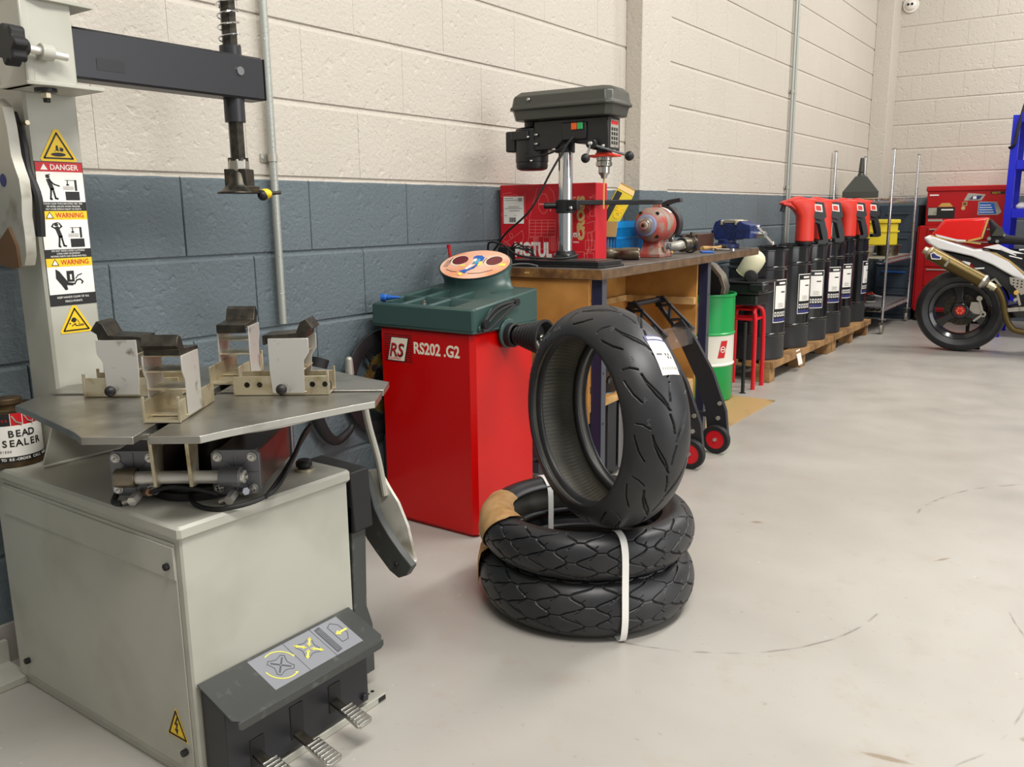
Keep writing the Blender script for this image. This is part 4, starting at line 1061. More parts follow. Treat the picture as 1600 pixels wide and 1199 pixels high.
# ================================================================ workbench (frame: origin at the near front corner on the floor, x towards the wall side is negative, y along the wall)
BR = math.radians(3.5); BO = (.655, 2.78, 0); BT = .90
def bw_(x, y, z=BT):
    c, s = math.cos(BR), math.sin(BR); return (BO[0]+x*c-y*s, BO[1]+x*s+y*c, z)
def build_bench():
    t = thing('workbench', 'long wooden workbench with dark metal legs along the blue and white wall', 'workbench', BO, BR)
    L = 2.04; D = .47
    b = B(); b.lohi((-D, 0, BT-.040), (0, L, BT), 'worktop', .003)
    wt = b.build('worktop', t)
    b = B(); b.lohi((-D, -.0015, BT-.038), (-.002, .0005, BT-.003), 'woodedge'); b.lohi((-.002, 0, BT-.038), (.0012, L, BT-.006), 'topedge')
    for x in (-.42, -.32): b.box((x, -.0018, BT-.020), (.022, .001, .006), 'card')
    b.build('edge_strip', wt)
    for y, nm in ((.03, 0), (1.22, 1)):
        b = B()
        b.lohi((-.055, y, .0), (-.012, y+.003, BT-.04), 'legnavy'); b.lohi((-.015, y, 0), (-.012, y+.042, BT-.04), 'legblue')
        for z in (.12, .3, .5, .7): b.cyl((-.0125, y+.02, z), (-.0110, y+.02, z), .005, 'black', n=10)
        b.build('leg', t)
        b = B(); b.lohi((-D+.01, y, 0), (-D+.013, y+.042, BT-.04), 'legblue'); b.lohi((-D+.01, y, 0), (-D+.055, y+.003, BT-.04), 'legnavy'); b.build('leg', t)
    b = B(); b.lohi((-.33, .03, .06), (-.29, 1.25, .10), 'legblue'); b.lohi((-D+.01, .04, .12), (-.056, .07, .16), 'legblue'); b.lohi((-D+.01, 1.225, .12), (-.056, 1.255, .16), 'legblue'); b.build('lower_rail', t)
    b = B(); b.lohi((-D+.03, .012, .30), (-.058, .030, BT-.041), 'wood'); b.build('end_panel', t, bev=.001)
    b = B(); b.lohi((-D+.03, 1.195, .04), (-.058, 1.213, BT-.041), 'wood'); b.lohi((-D+.03, 1.165, .655), (-.060, 1.1945, .69), 'palewood'); b.build('end_panel', t, bev=.001)
    b = B(); b.lohi((-D+.015, .05, .35), (-D+.03, 1.30, BT-.041), 'wood'); b.build('back_panel', t)
    b = B(); b.lohi((-D+.03, .031, .33), (-.10, .75, .355), 'wood'); b.lohi((-.10, .031, .33), (-.085, .75, .355), 'palewood'); b.build('shelf', t)
    b = B(); b.lohi((-D+.031, .07, .66), (-D+.05, 1.30, .69), 'palewood'); b.lohi((-.30, .07, .356), (-.285, .60, .60), 'wood'); b.build('divider', t)
build_bench()
b = B(); b.lohi((-.17, -.15, 0), (.17, .15, .30), 'palewood', .004); b.lohi((-.15, -.152, .03), (.15, -.15, .27), 'wood'); tag(b.build('wooden_crate'), 'pale pine crate under the workbench behind the black paddock stand', 'crate', loc=(.40, 3.72, .0), rz=BR)
b = B(); b.lohi((-.08, -.17, 0), (.08, .17, .36), 'blackplastic', .03); b.lohi((.085, -.13, .03), (.095, .13, .32), 'greyplastic', .005); b.tube([(0, -.08, .355), (0, -.08, .40), (0, .08, .40), (0, .08, .355)], .012, 'blackplastic'); tag(b.build('tool_case', bev=.008, seg=3), 'black plastic case standing on the floor under the bench seen through the tyre', 'case', loc=(.43, 3.22, 0), rz=.3)

# ---------------------------------------------------------------- pillar drill
def build_press():
    p0 = bw_(-.215, .10); t = thing('pillar_drill', 'dark bench pillar drill with bright column and red chuck guard', 'drill press', (.385, 2.965, BT), 0)
    # frame: x local runs from the motor to the chuck. The head points along the wall and slightly out.
    HD = Matrix.Rotation(math.radians(3), 4, 'Z')
    def zm(b, sx=False):
        iv = HD.inverted()
        for k, v in enumerate(b.v):
            p = iv @ v; z = p.z; p.z = z-.10 if z >= .664 else .564-(.664-z)*.70
            if sx and p.x > 0: p.x *= .80
            if sx and p.x < -.16: p.x = -.16+(p.x+.16)*.8
            b.v[k] = HD @ p
        return b
    def nb(): b = B(); b.X = HD.copy(); return b
    b = nb()
    b.prism([(-.20, -.16), (.225, -.16), (.245, -.14), (.245, .030), (.23, .045), (-.20, .045), (-.215, .030), (-.215, -.145)], 0, .008, 'pressblack')
    b.prism([(-.19, -.15), (.22, -.15), (.235, -.135), (.235, .025), (.22, .038), (-.19, .038), (-.205, .025), (-.205, -.135)], .008, .024, 'pressblack')
    b.lohi((.06, -.12, .024), (.20, .03, .027), 'presspaint')
    b.build('base', t, bev=.004)
    b = nb(); b.lathe([(.050, .024), (.050, .034), (.042, .040), (.038, .055), (.033, .058)], 'pressblack', n=32); 
    for k in range(3):
        a = k*2.1-.9; b.cyl((.044*math.cos(a), .044*math.sin(a), .036), (.044*math.cos(a), .044*math.sin(a), .046), .007, 'chrome', n=6)
    b.build('column_foot', t)
    b = nb(); b.cyl((0, 0, .04), (0, 0, .52), .0290, 'chrome', n=40); b.build('column', t)
    # table arm swung out
    b = nb(); b.cyl((0, 0, .205), (0, 0, .258), .040, 'pressblack', n=32); b.cyl((-.03, -.02, .235), (-.075, -.045, .235), .012, 'pressblack')
    b.box((.045, -.02, .236), (.05, .03, .04), 'pressblack'); b.cyl((.05, -.04, .225), (.05, -.055, .225), .008, 'chrome', n=6)
    b.prism([(0, -.016), (.34, -.014), (.36, -.022), (.41, -.022), (.41, .022), (.36, .022), (.34, .014), (0, .016)], .236, .256, 'pressblack', RZ(math.radians(47)))
    b.build('table_arm', t, bev=.003)
    # head casting
    b = nb()
    b.prism([(-.115, .50), (-.02, .50), (.02, .545), (.10, .525), (.155, .525), (.175, .49), (.262, .475), (.262, .66), (-.115, .66)], -.052, .052, 'pressblack', FY((0, 0, 0)))
    b.cyl((0, 0, .485), (0, 0, .56), .043, 'pressblack', n=32)
    b.lohi((.02, -.062, .545), (.15, -.052, .64), 'pressblack'); 
    b.cyl((.185, -.050, .52), (.185, -.075, .52), .029, 'pressblack'); b.cyl((.185, -.075, .52), (.185, -.085, .52), .012, 'chrome'); b.cyl((.238, -.052, .507), (.238, -.060, .507), .011, 'chrome', n=6)
    for x, z in ((-.10, .585), (-.10, .535), (-.02, .50)): b.cyl((x, -.052, z), (x, -.066, z), .010, 'steel', n=6)
    hd = zm(b, 1).build('head', t, bev=.004)
    b = nb(); b.lohi((.075, -.070, .598), (.104, -.062, .634), 'orange', .002); b.lohi((.107, -.070, .598), (.136, -.062, .634), 'green', .002); q = zm(b, 1).build('switch', hd); q['label'] = 'red and green push button switch'
    b = nb(); Fq = fr((.2635, 0, 0), (0, 1, 0), (0, 0, 1)); b.rect(-.035, .50, .035, .645, 'castgrey', Fq); b.rect(-.03, .62, .03, .64, 'red', Fq, z=.0006)
    for i in range(4):
        for k in range(3): b.rect(-.028+k*.020, .515+i*.024, -.014+k*.020, .532+i*.024, 'black', Fq, z=.0006)
    q = zm(b, 1).build('speed_plate', hd); q['label'] = 'small speed chart plate'
    # belt cover
    b = nb()
    def hexring(k, z):
        x0, x1, y = -.215+k, .300-k, .100-k; c = .055
        return [(x0, -y+c*.5, z), (x0+c*.5, -y, z), (x1-c*.5, -y, z), (x1, -y+c*.4, z), (x1, y-c*.4, z), (x1-c*.5, y, z), (x0+c*.5, y, z), (x0, y-c*.5, z)]
    rs = [hexring(.012, .664), hexring(.004, .700), hexring(-.006, .702), hexring(-.006, .712), hexring(.0, .716), hexring(.006, .752), hexring(.028, .770)]
    vs = sum(rs, []); n = 8; fs = [tuple(range(7, -1, -1)), tuple(range(len(vs)-8, len(vs)))]
    for k in range(len(rs)-1):
        for i in range(8): fs.append((k*8+i, k*8+(i+1) % 8, k*8+8+(i+1) % 8, k*8+8+i))
    b.add(vs, fs, 'presspaint'); b.cyl((-.11, -.096, .738), (-.11, -.105, .738), .007, 'steel', n=10)
    zm(b, 1).build('belt_cover', t, bev=.003)
    # motor
    b = nb(); b.lathe([(.0, .395), (.045, .395), (.060, .402), (.064, .415), (.064, .44), (.066, .442), (.066, .62), (.060, .63), (.03, .635), (.03, .665), (0, .665)], 'pressblack', TR(-.155, .0, 0), n=40)
    b.lohi((-.255, -.045, .50), (-.205, .02, .615), 'pressblack', .006); b.lohi((-.21, -.075, .56), (-.13, -.05, .61), 'pressblack', .004); b.cyl((-.13, -.064, .575), (-.13, -.075, .575), .006, 'chrome', n=8); b.cyl((-.12, -.060, .445), (-.12, -.068, .445), .006, 'chrome', n=8)
    b.lohi((-.12, -.03, .60), (-.08, .03, .64), 'pressblack')
    zm(b).build('motor', t, bev=.002)
    # quill, guard, chuck, bit, handles
    b = nb(); cx = .168
    b.cyl((cx, 0, .44), (cx, 0, .50), .030, 'pressblack'); zm(b).build('quill', t)
    b = nb(); b.prism([(-.065, -.03), (.02, -.045), (.06, -.03), (.06, .03), (.02, .045), (-.065, .03), (-.05, 0)], .452, .464, 'orangered', TR(cx, 0, 0)); b.cyl((cx, 0, .464), (cx, 0, .474), .034, 'orangered'); zm(b).build('guard_bracket', t, bev=.002)
    b = nb(); b.lathe([(0, .335), (.010, .335), (.013, .345), (.022, .356), (.022, .378), (.030, .382), (.030, .398), (.027, .401), (.030, .404), (.030, .425), (.022, .432), (.012, .434), (.012, .452), (0, .452)], 'steel', TR(cx, 0, 0), n=32)
    for k in range(24):
        a = k*PI/12; b.box((cx+.0295*math.cos(a), .0295*math.sin(a), .389), (.003, .003, .012), 'steel')
    ck = b.build('chuck', t)
    b = nb(); b.cyl((cx, 0, .22), (cx, 0, .345), .0035, 'gold', n=8); b.build('drill_bit', ck)
    b = nb(); o = (.145, -.066, .462)
    for d in ((.15, .02, -.05), (.0, -.045, -.055)):
        e = [o[i]+d[i] for i in range(3)]; b.cyl(o, e, .005, 'chrome', n=10); b.sph(e, .0175, 'black')
    b.build('feed_handle', t)
    return t
build_press()
def cable(name, pts, r, m, lab, cat='cable'):
    b = B(); o = Vector(pts[0]); b.tube([Vector(p)-o for p in pts], r, m, n=8, sub=8); tag(b.build(name), lab, cat, loc=o)
PB = (.385, 2.965, BT)
def HP(x, y, z): c, s = math.cos(math.radians(3)), math.sin(math.radians(3)); return (PB[0]+x*c-y*s, PB[1]+x*s+y*c, PB[2]+z)
cable('mains_lead', [HP(.07, -.070, .49), HP(.05, -.085, .46), HP(.0, -.12, .36), HP(-.08, -.14, .22), HP(-.20, -.13, .13), HP(-.27, -.10, .07), HP(-.29, -.12, .04), HP(-.27, -.15, .09), HP(-.20, -.16, .085), HP(-.12, -.17, .045), HP(-.02, -.14, .033), HP(.06, -.10, .033), HP(.09, -.06, .045)], .0042, 'black', 'black power cord looping from the pillar drill switch down to the bench')
cable('motor_cord', [HP(.06, -.068, .48), HP(.03, -.09, .45), HP(-.04, -.09, .43), HP(-.12, -.080, .425), HP(-.15, -.070, .44)], .004, 'black', 'short black cord between the drill motor and its switch box')
cable('wall_cord', [HP(-.02, -.19, .006), HP(-.08, -.175, .012), HP(-.14, -.19, .006), HP(-.19, -.215, -.02), HP(-.20, -.22, -.09)], .0035, 'greyplastic', 'dark cord hanging over the near left end of the bench')
b = B(); b.lohi((-.025, -.03, 0), (.025, .03, .075), 'black', .004)
for k in range(5): b.tube([(.02, -.02+.01*k, .05+.006*k), (.06, -.03+.02*k, .09-.008*k), (.10, .01*k, .055+.008*(k % 3)), (.13, .03-.02*k, .02), (.09, -.02, .012)], .0028, 'black', n=6)
tag(b.build('power_adapter'), 'black power adapter with a tangle of wire beside the drill base', 'adapter', loc=bw_(-.475, .10, BT), rz=.1)

# ---------------------------------------------------------------- red parts carton
def build_carton():
    w, d, h = .615, .13, .338
    t = thing('parts_carton', 'flat red printed carton with white label leaning behind the pillar drill', 'carton', (.240, 3.095, BT), math.radians(4))
    t.scale = (.74, .8, .96)
    b = B(); b.lohi((-w/2, -d/2, 0), (w/2, d/2, h), 'cardred', .003); bx = b.build('carton_body', t)
    b = B(); F = FY((0, -d/2, 0)); k = 'cardline'; z = .0001
    def L(p, wd=.0014): b.line(p, wd, k, F, .0005, z)
    R_ = random.Random(5)
    b.text('MOTUL', .085, 'white', F @ TR(-.215, .028, 0), z=z, sx=.85, off=.004)
    b.text('CROSS', .06, 'card', F @ TR(.235, .10, 0) @ RZ(PI/2), z=z, sx=1.0, off=.004)
    b.text('MOTUL', .026, 'white', F @ TR(.135, .112, 0), z=z, sx=.9, off=.0015)
    b.text('PERFORMANCE', .010, 'white', F @ TR(.135, .088, 0), z=z)
    for i in range(2): b.rect(.14, .275-.018*i, .185, .281-.018*i, 'cardline', F, .0005, z)
    b.prism([(.165, .215), (.178, .215), (.178, .24), (.186, .24), (.1715, .258), (.157, .24), (.165, .24)], z, z+.0006, 'white', F)
    def circ_(x, y, r, n=28, ry=None): L([(x+r*math.cos(2*PI*i/n), y+(ry or r)*math.sin(2*PI*i/n)) for i in range(n+1)])
    # engine and gearbox line drawing
    circ_(-.02, .255, .032, ry=.042); L([(-.06, .32), (-.09, .25), (-.11, .20), (-.115, .155)]); L([(.015, .325), (.045, .30), (.06, .24)])
    for x0, y0, x1, y1 in ((-.115, .115, .055, .185), (-.12, .05, -.085, .11), (-.08, .055, -.055, .11), (-.02, .06, .02, .11), (.03, .055, .055, .112), (.14, .02, .24, .05), (.245, .06, .30, .10), (.27, .20, .30, .28), (.235, .0, .295, .045)): L([(x0, y0), (x1, y0), (x1, y1), (x0, y1), (x0, y0)])
    for i in range(4): L([(-.115+.04*i, .115), (-.11+.04*i, .185)]); L([(-.115, .13+.014*i), (.055, .13+.014*i)])
    for i in range(5): L([(-.078+.004*i, .056), (-.078+.004*i, .109)], .0008); L([(.033+.004*i, .056), (.033+.004*i, .109)], .0008)
    circ_(-.285, .115, .010); circ_(-.235, .118, .010); circ_(-.262, .048, .032); circ_(-.262, .048, .015); circ_(-.29, .21, .008); circ_(-.03, .05, .012)
    L([(-.295, .10), (-.25, .08), (-.20, .04)]); L([(-.295, .08), (-.24, .10), (-.16, .14), (-.15, .11), (-.18, .06)]); L([(-.30, .29), (-.20, .295), (-.16, .28), (-.16, .23)]); L([(-.29, .30), (-.23, .305)]); L([(-.14, .30), (-.14, .20), (-.125, .19)]); L([(-.29, .17), (-.29, .27)])
    L([(.255, .13), (.265, .08), (.255, .04), (.262, .0)]); L([(.275, .13), (.285, .10), (.278, .05)]); L([(.25, .17), (.30, .18), (.30, .14), (.26, .13)]); L([(.07, .11), (.06, .04), (.09, .02)])
    for i in range(16): x, y = R_.uniform(.245, .295), R_.uniform(.05, .32); L([(x, y), (x+R_.uniform(-.02, .012), y), (x+R_.uniform(-.01, .01), y+R_.uniform(-.02, .02))], .001)
    b.rect(-.01-.038, .250, .01+.015, .256, 'cardline', F, .0006, z); b.rect(.022, .222, .029, .258, 'cardline', F, .0006, z)
    q = b.build('carton_print', bx); q['label'] = 'white line drawing and lettering on the carton'
    b = B(); b.rect(-.283, .170, -.148, .288, 'white', F, .0008, .0007)
    for i, (x0, x1, y) in enumerate(((-.275, -.22, .280), (-.275, -.19, .272), (-.25, -.18, .243), (-.275, -.16, .236), (-.245, -.175, .226), (-.275, -.26, .205), (-.21, -.20, .205))): b.line([(x0, y), (x1, y)], .0022, 'greyplastic', F, .0004, .0015)
    for i in range(11): b.rect(-.246+.0042*i, .176, -.244+.0042*i+.0008*(i % 3), .197, 'black', F, .0004, .0015)
    for i in range(7): b.rect(-.185+.0040*i, .266, -.183+.0040*i, .281, 'black', F, .0004, .0015)
    q = b.build('shipping_label', bx); q['label'] = 'white paper shipping label with bar codes'
build_carton()

# ---------------------------------------------------------------- yellow packet leaning on blue basket
def build_basket():
    t = thing('parts_basket', 'blue slotted plastic basket at the back of the workbench', 'basket', bw_(-.385, .90, BT), BR)
    w, d, h = .22, .36, .165
    b = B(); b.lohi((-w/2, -d/2, 0), (w/2, d/2, .006), 'bluebasket')
    for s in (-1, 1):
        for z0, z1 in ((.006, .03), (.085, .095), (.135, h)): b.lohi((-w/2, s*d/2-.003, z0), (w/2, s*d/2+.003, z1), 'bluebasket'); b.lohi((s*w/2-.003, -d/2, z0), (s*w/2+.003, d/2, z1), 'bluebasket')
        for i in range(15): x = -w/2+w*i/14; b.box((x, s*d/2, h/2), (.006, .005, h*.9), 'bluebasket')
        for i in range(22): y = -d/2+d*i/21; b.box((s*w/2, y, h/2), (.005, .006, h*.9), 'bluebasket')
    b.build('basket', t)
build_basket()
b = B(); b.X = RY(math.radians(28)) @ RX(math.radians(-8))
b.lohi((-.05, -.06, 0), (.05, .06, .20), 'yellowbox', .002); b.lohi((-.0515, -.055, .01), (-.0505, .055, .19), 'black'); F = fr((0, -.061, 0), (1, 0, 0), (0, 0, 1)); b.rect(-.045, .0, -.012, .19, 'black', F); b.text('OK', .05, 'yellow', F @ TR(.035, .05, 0) @ RZ(PI/2), z=.0006, off=.003)
b.prism([(-.05, .0), (.05, .0), (.045, .06), (-.045, .06)], 0, .002, 'card', TR(0, .06, .20) @ RX(1.9)); b.prism([(-.05, .0), (.05, .0), (.045, .05), (-.045, .05)], 0, .002, 'card', TR(0, -.06, .2) @ RX(-2.4)@ RX(PI)); b.lohi((-.05, -.06, .2), (.05, .06, .202), 'card')
tag(b.build('yellow_packet'), 'opened yellow and black carton tipped over on the blue basket', 'carton', loc=bw_(-.35, .78, BT+.145), rz=.5).scale = (.82, .82, .82)
b = B(); b.prism([(-.04, -.045), (.045, -.045), (.05, .04), (-.035, .045)], 0, .003, 'card', RX(1.35)); tag(b.build('cardboard_flap'), 'torn piece of brown cardboard leaning on the blue basket', 'cardboard', loc=bw_(-.30, .707, BT+.132), rz=.1).scale = (.7, .7, .8)
# exhaust and brake parts lying on the bench
b = B()
for p0, p1, r in (((0, 0, .035), (.22, .02, .035), .032),): 
    b.lathe([(.030, 0), (.034, .002), (.034, .05), (.031, .055), (.031, .11), (.034, .115), (.034, .20), (.030, .205), (.028, .2), (.028, .005)], 'exhaust', axis_frame((0, 0, .035), (.2, .12, .035)), n=28, close=True)
b.tube([(.02, .01, .035), (-.06, -.05, .03), (-.12, -.10, .03)], .024, 'darksteel', n=14); b.cyl((.0, .05, .02), (.03, .09, .02), .02, 'darksteel')
tag(b.build('exhaust_section'), 'tarnished exhaust pipe section lying on the bench in front of the blue basket', 'exhaust pipe', loc=bw_(-.27, .56, BT), rz=-.1).scale = (.8, .8, .8)

# ---------------------------------------------------------------- bench grinder
def build_grinder():
    t = thing('bench_grinder', 'dusty red bench grinder on a bell-shaped pedestal', 'bench grinder', bw_(-.165, .90, BT), BR+math.radians(2))
    t.scale = (.84, .84, .84)
    b = B()
    rs = [(.095, .07, 0), (.095, .07, .022), (.088, .064, .026), (.060, .050, .060), (.048, .046, .092)]
    vs = []
    for hx, hy, z in rs: vs += [(-hy, -hx, z), (hy, -hx, z), (hy, hx, z), (-hy, hx, z)]
    fs = [(3, 2, 1, 0), (16, 17, 18, 19)]+[(k*4+i, k*4+(i+1) % 4, k*4+4+(i+1) % 4, k*4+4+i) for k in range(4) for i in range(4)]
    b.add(vs, fs, 'grindred'); ped = b.build('pedestal', t, bev=.004)
    b = B(); b.box((.072, -.01, .055), (.008, .055, .050), 'grinddust', RY(.0)); b.cyl((.074, -.01, .058), (.096, -.01, .062), .017, 'greyplastic', n=20); b.box((.098, -.01, .062), (.008, .008, .028), 'greyplastic'); b.cyl((.055, -.06, .03), (.055, -.06, .065), .004, 'card', n=8); b.cyl((.072, .075, .022), (.082, .075, .022), .008, 'gold', n=10); b.build('switch', t, bev=.002)
    SX = fr((0, 0, .175), (1, 0, 0), (0, 0, 1))  # z = -y
    b = B(); b.lathe([(0, -.115), (.078, -.112), (.092, -.095), (.094, -.06), (.094, .055), (.090, .075), (.080, .092), (.055, .112), (.045, .116), (.0, .116)], 'grindred', SX, n=48); bd = b.build('motor_body', t)
    b = B(); b.lathe([(.0945, .0), (.0952, .002), (.0952, .054), (.0945, .056)], 'grinddust', SX, n=48, a0=-.3, a1=4.3); b.lathe([(.0945, -.085), (.0955, -.08), (.0955, -.055), (.0945, -.05)], 'white', SX, n=20, a0=.75, a1=1.5)
    for a in (.9, 2.2, -.9): b.cyl((.078*math.cos(a), -.085, .175+.078*math.sin(a)), (.078*math.cos(a), -.098, .175+.078*math.sin(a)), .010, 'black', n=12)
    b.lohi((-.02, .02, .262), (.02, .05, .285), 'grindred'); b.build('end_band', bd)
    b = B(); b.lathe([(.0, .114), (.054, .116), (.056, .120), (.056, .138), (.050, .142), (.0, .142)], 'wheelblue', SX, n=48); b.lathe([(.0, .142), (.043, .142), (.045, .145), (.043, .152), (.030, .156), (.028, .160), (.0, .160)], 'aluminium', SX, n=40); b.lathe([(0, .160), (.022, .160), (.020, .168), (0, .168)], 'zincpale', SX, n=32); b.cyl((0, -.168, .175), (0, -.180, .175), .013, 'brown', n=6); b.cyl((0, -.180, .175), (0, -.188, .175), .006, 'darksteel', n=12); q = b.build('polishing_hub', t); q['label'] = 'pale metal and blue-grey hub at the near end'
    b = B(); b.cyl((0, .118, .175), (0, .145, .175), .088, 'darksteel', n=48)
    b.lathe([(.090, -.165), (.107, -.165), (.107, -.108), (.090, -.108)], 'blackpaint', SX, n=40, close=True, a0=-.6, a1=2.9)
    b.prism([(.107*math.cos(a), .107*math.sin(a)) for a in [x*.1 for x in range(-6, 30)]], -.170, -.165, 'blackpaint', SX)
    b.prism([(-.05, .10), (.03, .135), (.10, .145), (.105, .125), (.06, .118), (.02, .105)], -.165, -.115, 'blackpaint', SX)
    b.box((.10, .14, .11), (.05, .05, .012), 'blackpaint'); b.cyl((.06, .11, .09), (.06, .10, .09), .014, 'steel', n=16)
    b.build('wheel_guard', t, bev=.002)
build_grinder()
b = B(); b.lathe([(.030, 0), (.036, 0), (.036, .05), (.030, .055), (.030, .10), (.026, .10), (.026, .004)], 'exhaust', axis_frame((0, 0, .04), (.09, .05, .04)), n=28, close=True); b.lathe([(.038, .0), (.043, 0), (.043, .02), (.038, .02)], 'darksteel', axis_frame((.06, .033, .04), (.15, .083, .04)), n=28, close=True); b.tube([(.0, 0, .04), (-.03, -.01, .035), (-.07, .0, .03)], .024, 'castgrey', n=14); b.box((.085, .045, .092), (.02, .02, .016), 'darksteel')
tag(b.build('pipe_joint'), 'short steel pipe joint with a clamp beside the grinder wheel', 'pipe', loc=bw_(-.16, 1.24, BT+.003), rz=.9)
t = thing('hammer', 'hammer with pale wooden handle lying at the far front of the bench', 'hammer', bw_(-.13, 1.46, BT+.016), 1.45)
t.scale = (.72, .72, .72)
b = B(); b.tube([(0, 0, 0), (.10, 0, .002), (.20, 0, 0), (.27, .0, 0)], lambda q: .013+.004*math.cos(q*5), 'palewood', n=12); b.build('handle', t)
b = B(); b.cyl((.28, -.05, 0), (.28, .05, 0), .017, 'darksteel', n=8); b.build('head', t)
b = B(); b.lohi((-.05, -.13, 0), (.05, .13, .085), 'darkwood', .002); tag(b.build('wooden_block'), 'dark wooden block box at the back of the bench beside the blue vice', 'box', loc=bw_(-.25, 1.72, BT), rz=BR)
b = B(); b.lohi((-.03, -.06, 0), (.03, .06, .008), 'blue', .002); tag(b.build('blue_file'), 'flat blue plastic strip in front of the hammer', 'strip', loc=bw_(-.07, 1.36, BT), rz=.5)
def build_vice():
    t = thing('bench_vice', 'blue engineering vice bolted on the far end of the workbench', 'vice', bw_(-.15, 1.93, BT), PI/2-.25)
    t.scale = (.92, .92, .92)
    b = B(); b.cyl((0, 0, 0), (0, 0, .03), .075, 'viceblue', n=32); b.cyl((0, 0, .03), (0, 0, .055), .055, 'viceblue', n=32)
    b.prism([(-.09, .05), (.06, .05), (.075, .09), (.075, .13), (.06, .16), (.02, .175), (-.0, .15), (-.09, .145), (-.10, .12)], -.045, .045, 'viceblue', fr((0, 0, 0), (0, 1, 0), (0, 0, 1)))
    b.build('body', t, bev=.004)
    b = B(); b.prism([(-.20, .06), (-.10, .06), (-.10, .15), (-.125, .165), (-.15, .15), (-.20, .14)], -.055, .055, 'viceblue', fr((0, 0, 0), (0, 1, 0), (0, 0, 1))); b.lohi((-.03, -.12, .07), (.03, .10, .11), 'viceblue'); b.build('sliding_jaw', t, bev=.004)
    b = B(); b.lohi((-.06, -.102, .140), (.06, -.090, .168), 'zinc'); b.lohi((-.06, .0, .140), (.06, .012, .168), 'zinc'); b.lohi((-.05, -.088, .15), (.05, -.002, .172), 'castgrey', .005); b.build('jaw_plate', t, bev=.003)
    b = B(); b.cyl((0, -.27, .085), (0, -.19, .085), .018, 'chrome', n=20); b.cyl((.10, -.255, .03), (-.06, -.255, .13), .008, 'chrome', n=12); b.sph((.10, -.255, .03), .012, 'chrome'); b.sph((-.06, -.255, .13), .012, 'chrome'); b.build('handle', t)
    b = B(); b.cyl((.046, .02, .12), (.049, .02, .12), .018, 'castgrey'); b.build('badge', t)
build_vice()
b = B(); b.cyl((.0, 0, .006), (.12, .03, .006), .006, 'chrome', n=10); b.cyl((.12, .03, 0), (.12, .03, .013), .014, 'chrome', n=16); b.cyl((0, 0, .001), (0, 0, .012), .013, 'chrome', n=16); tag(b.build('spanner'), 'short chrome spanner at the far front corner of the bench', 'spanner', loc=bw_(-.12, 1.60, BT+.001), rz=-.5)

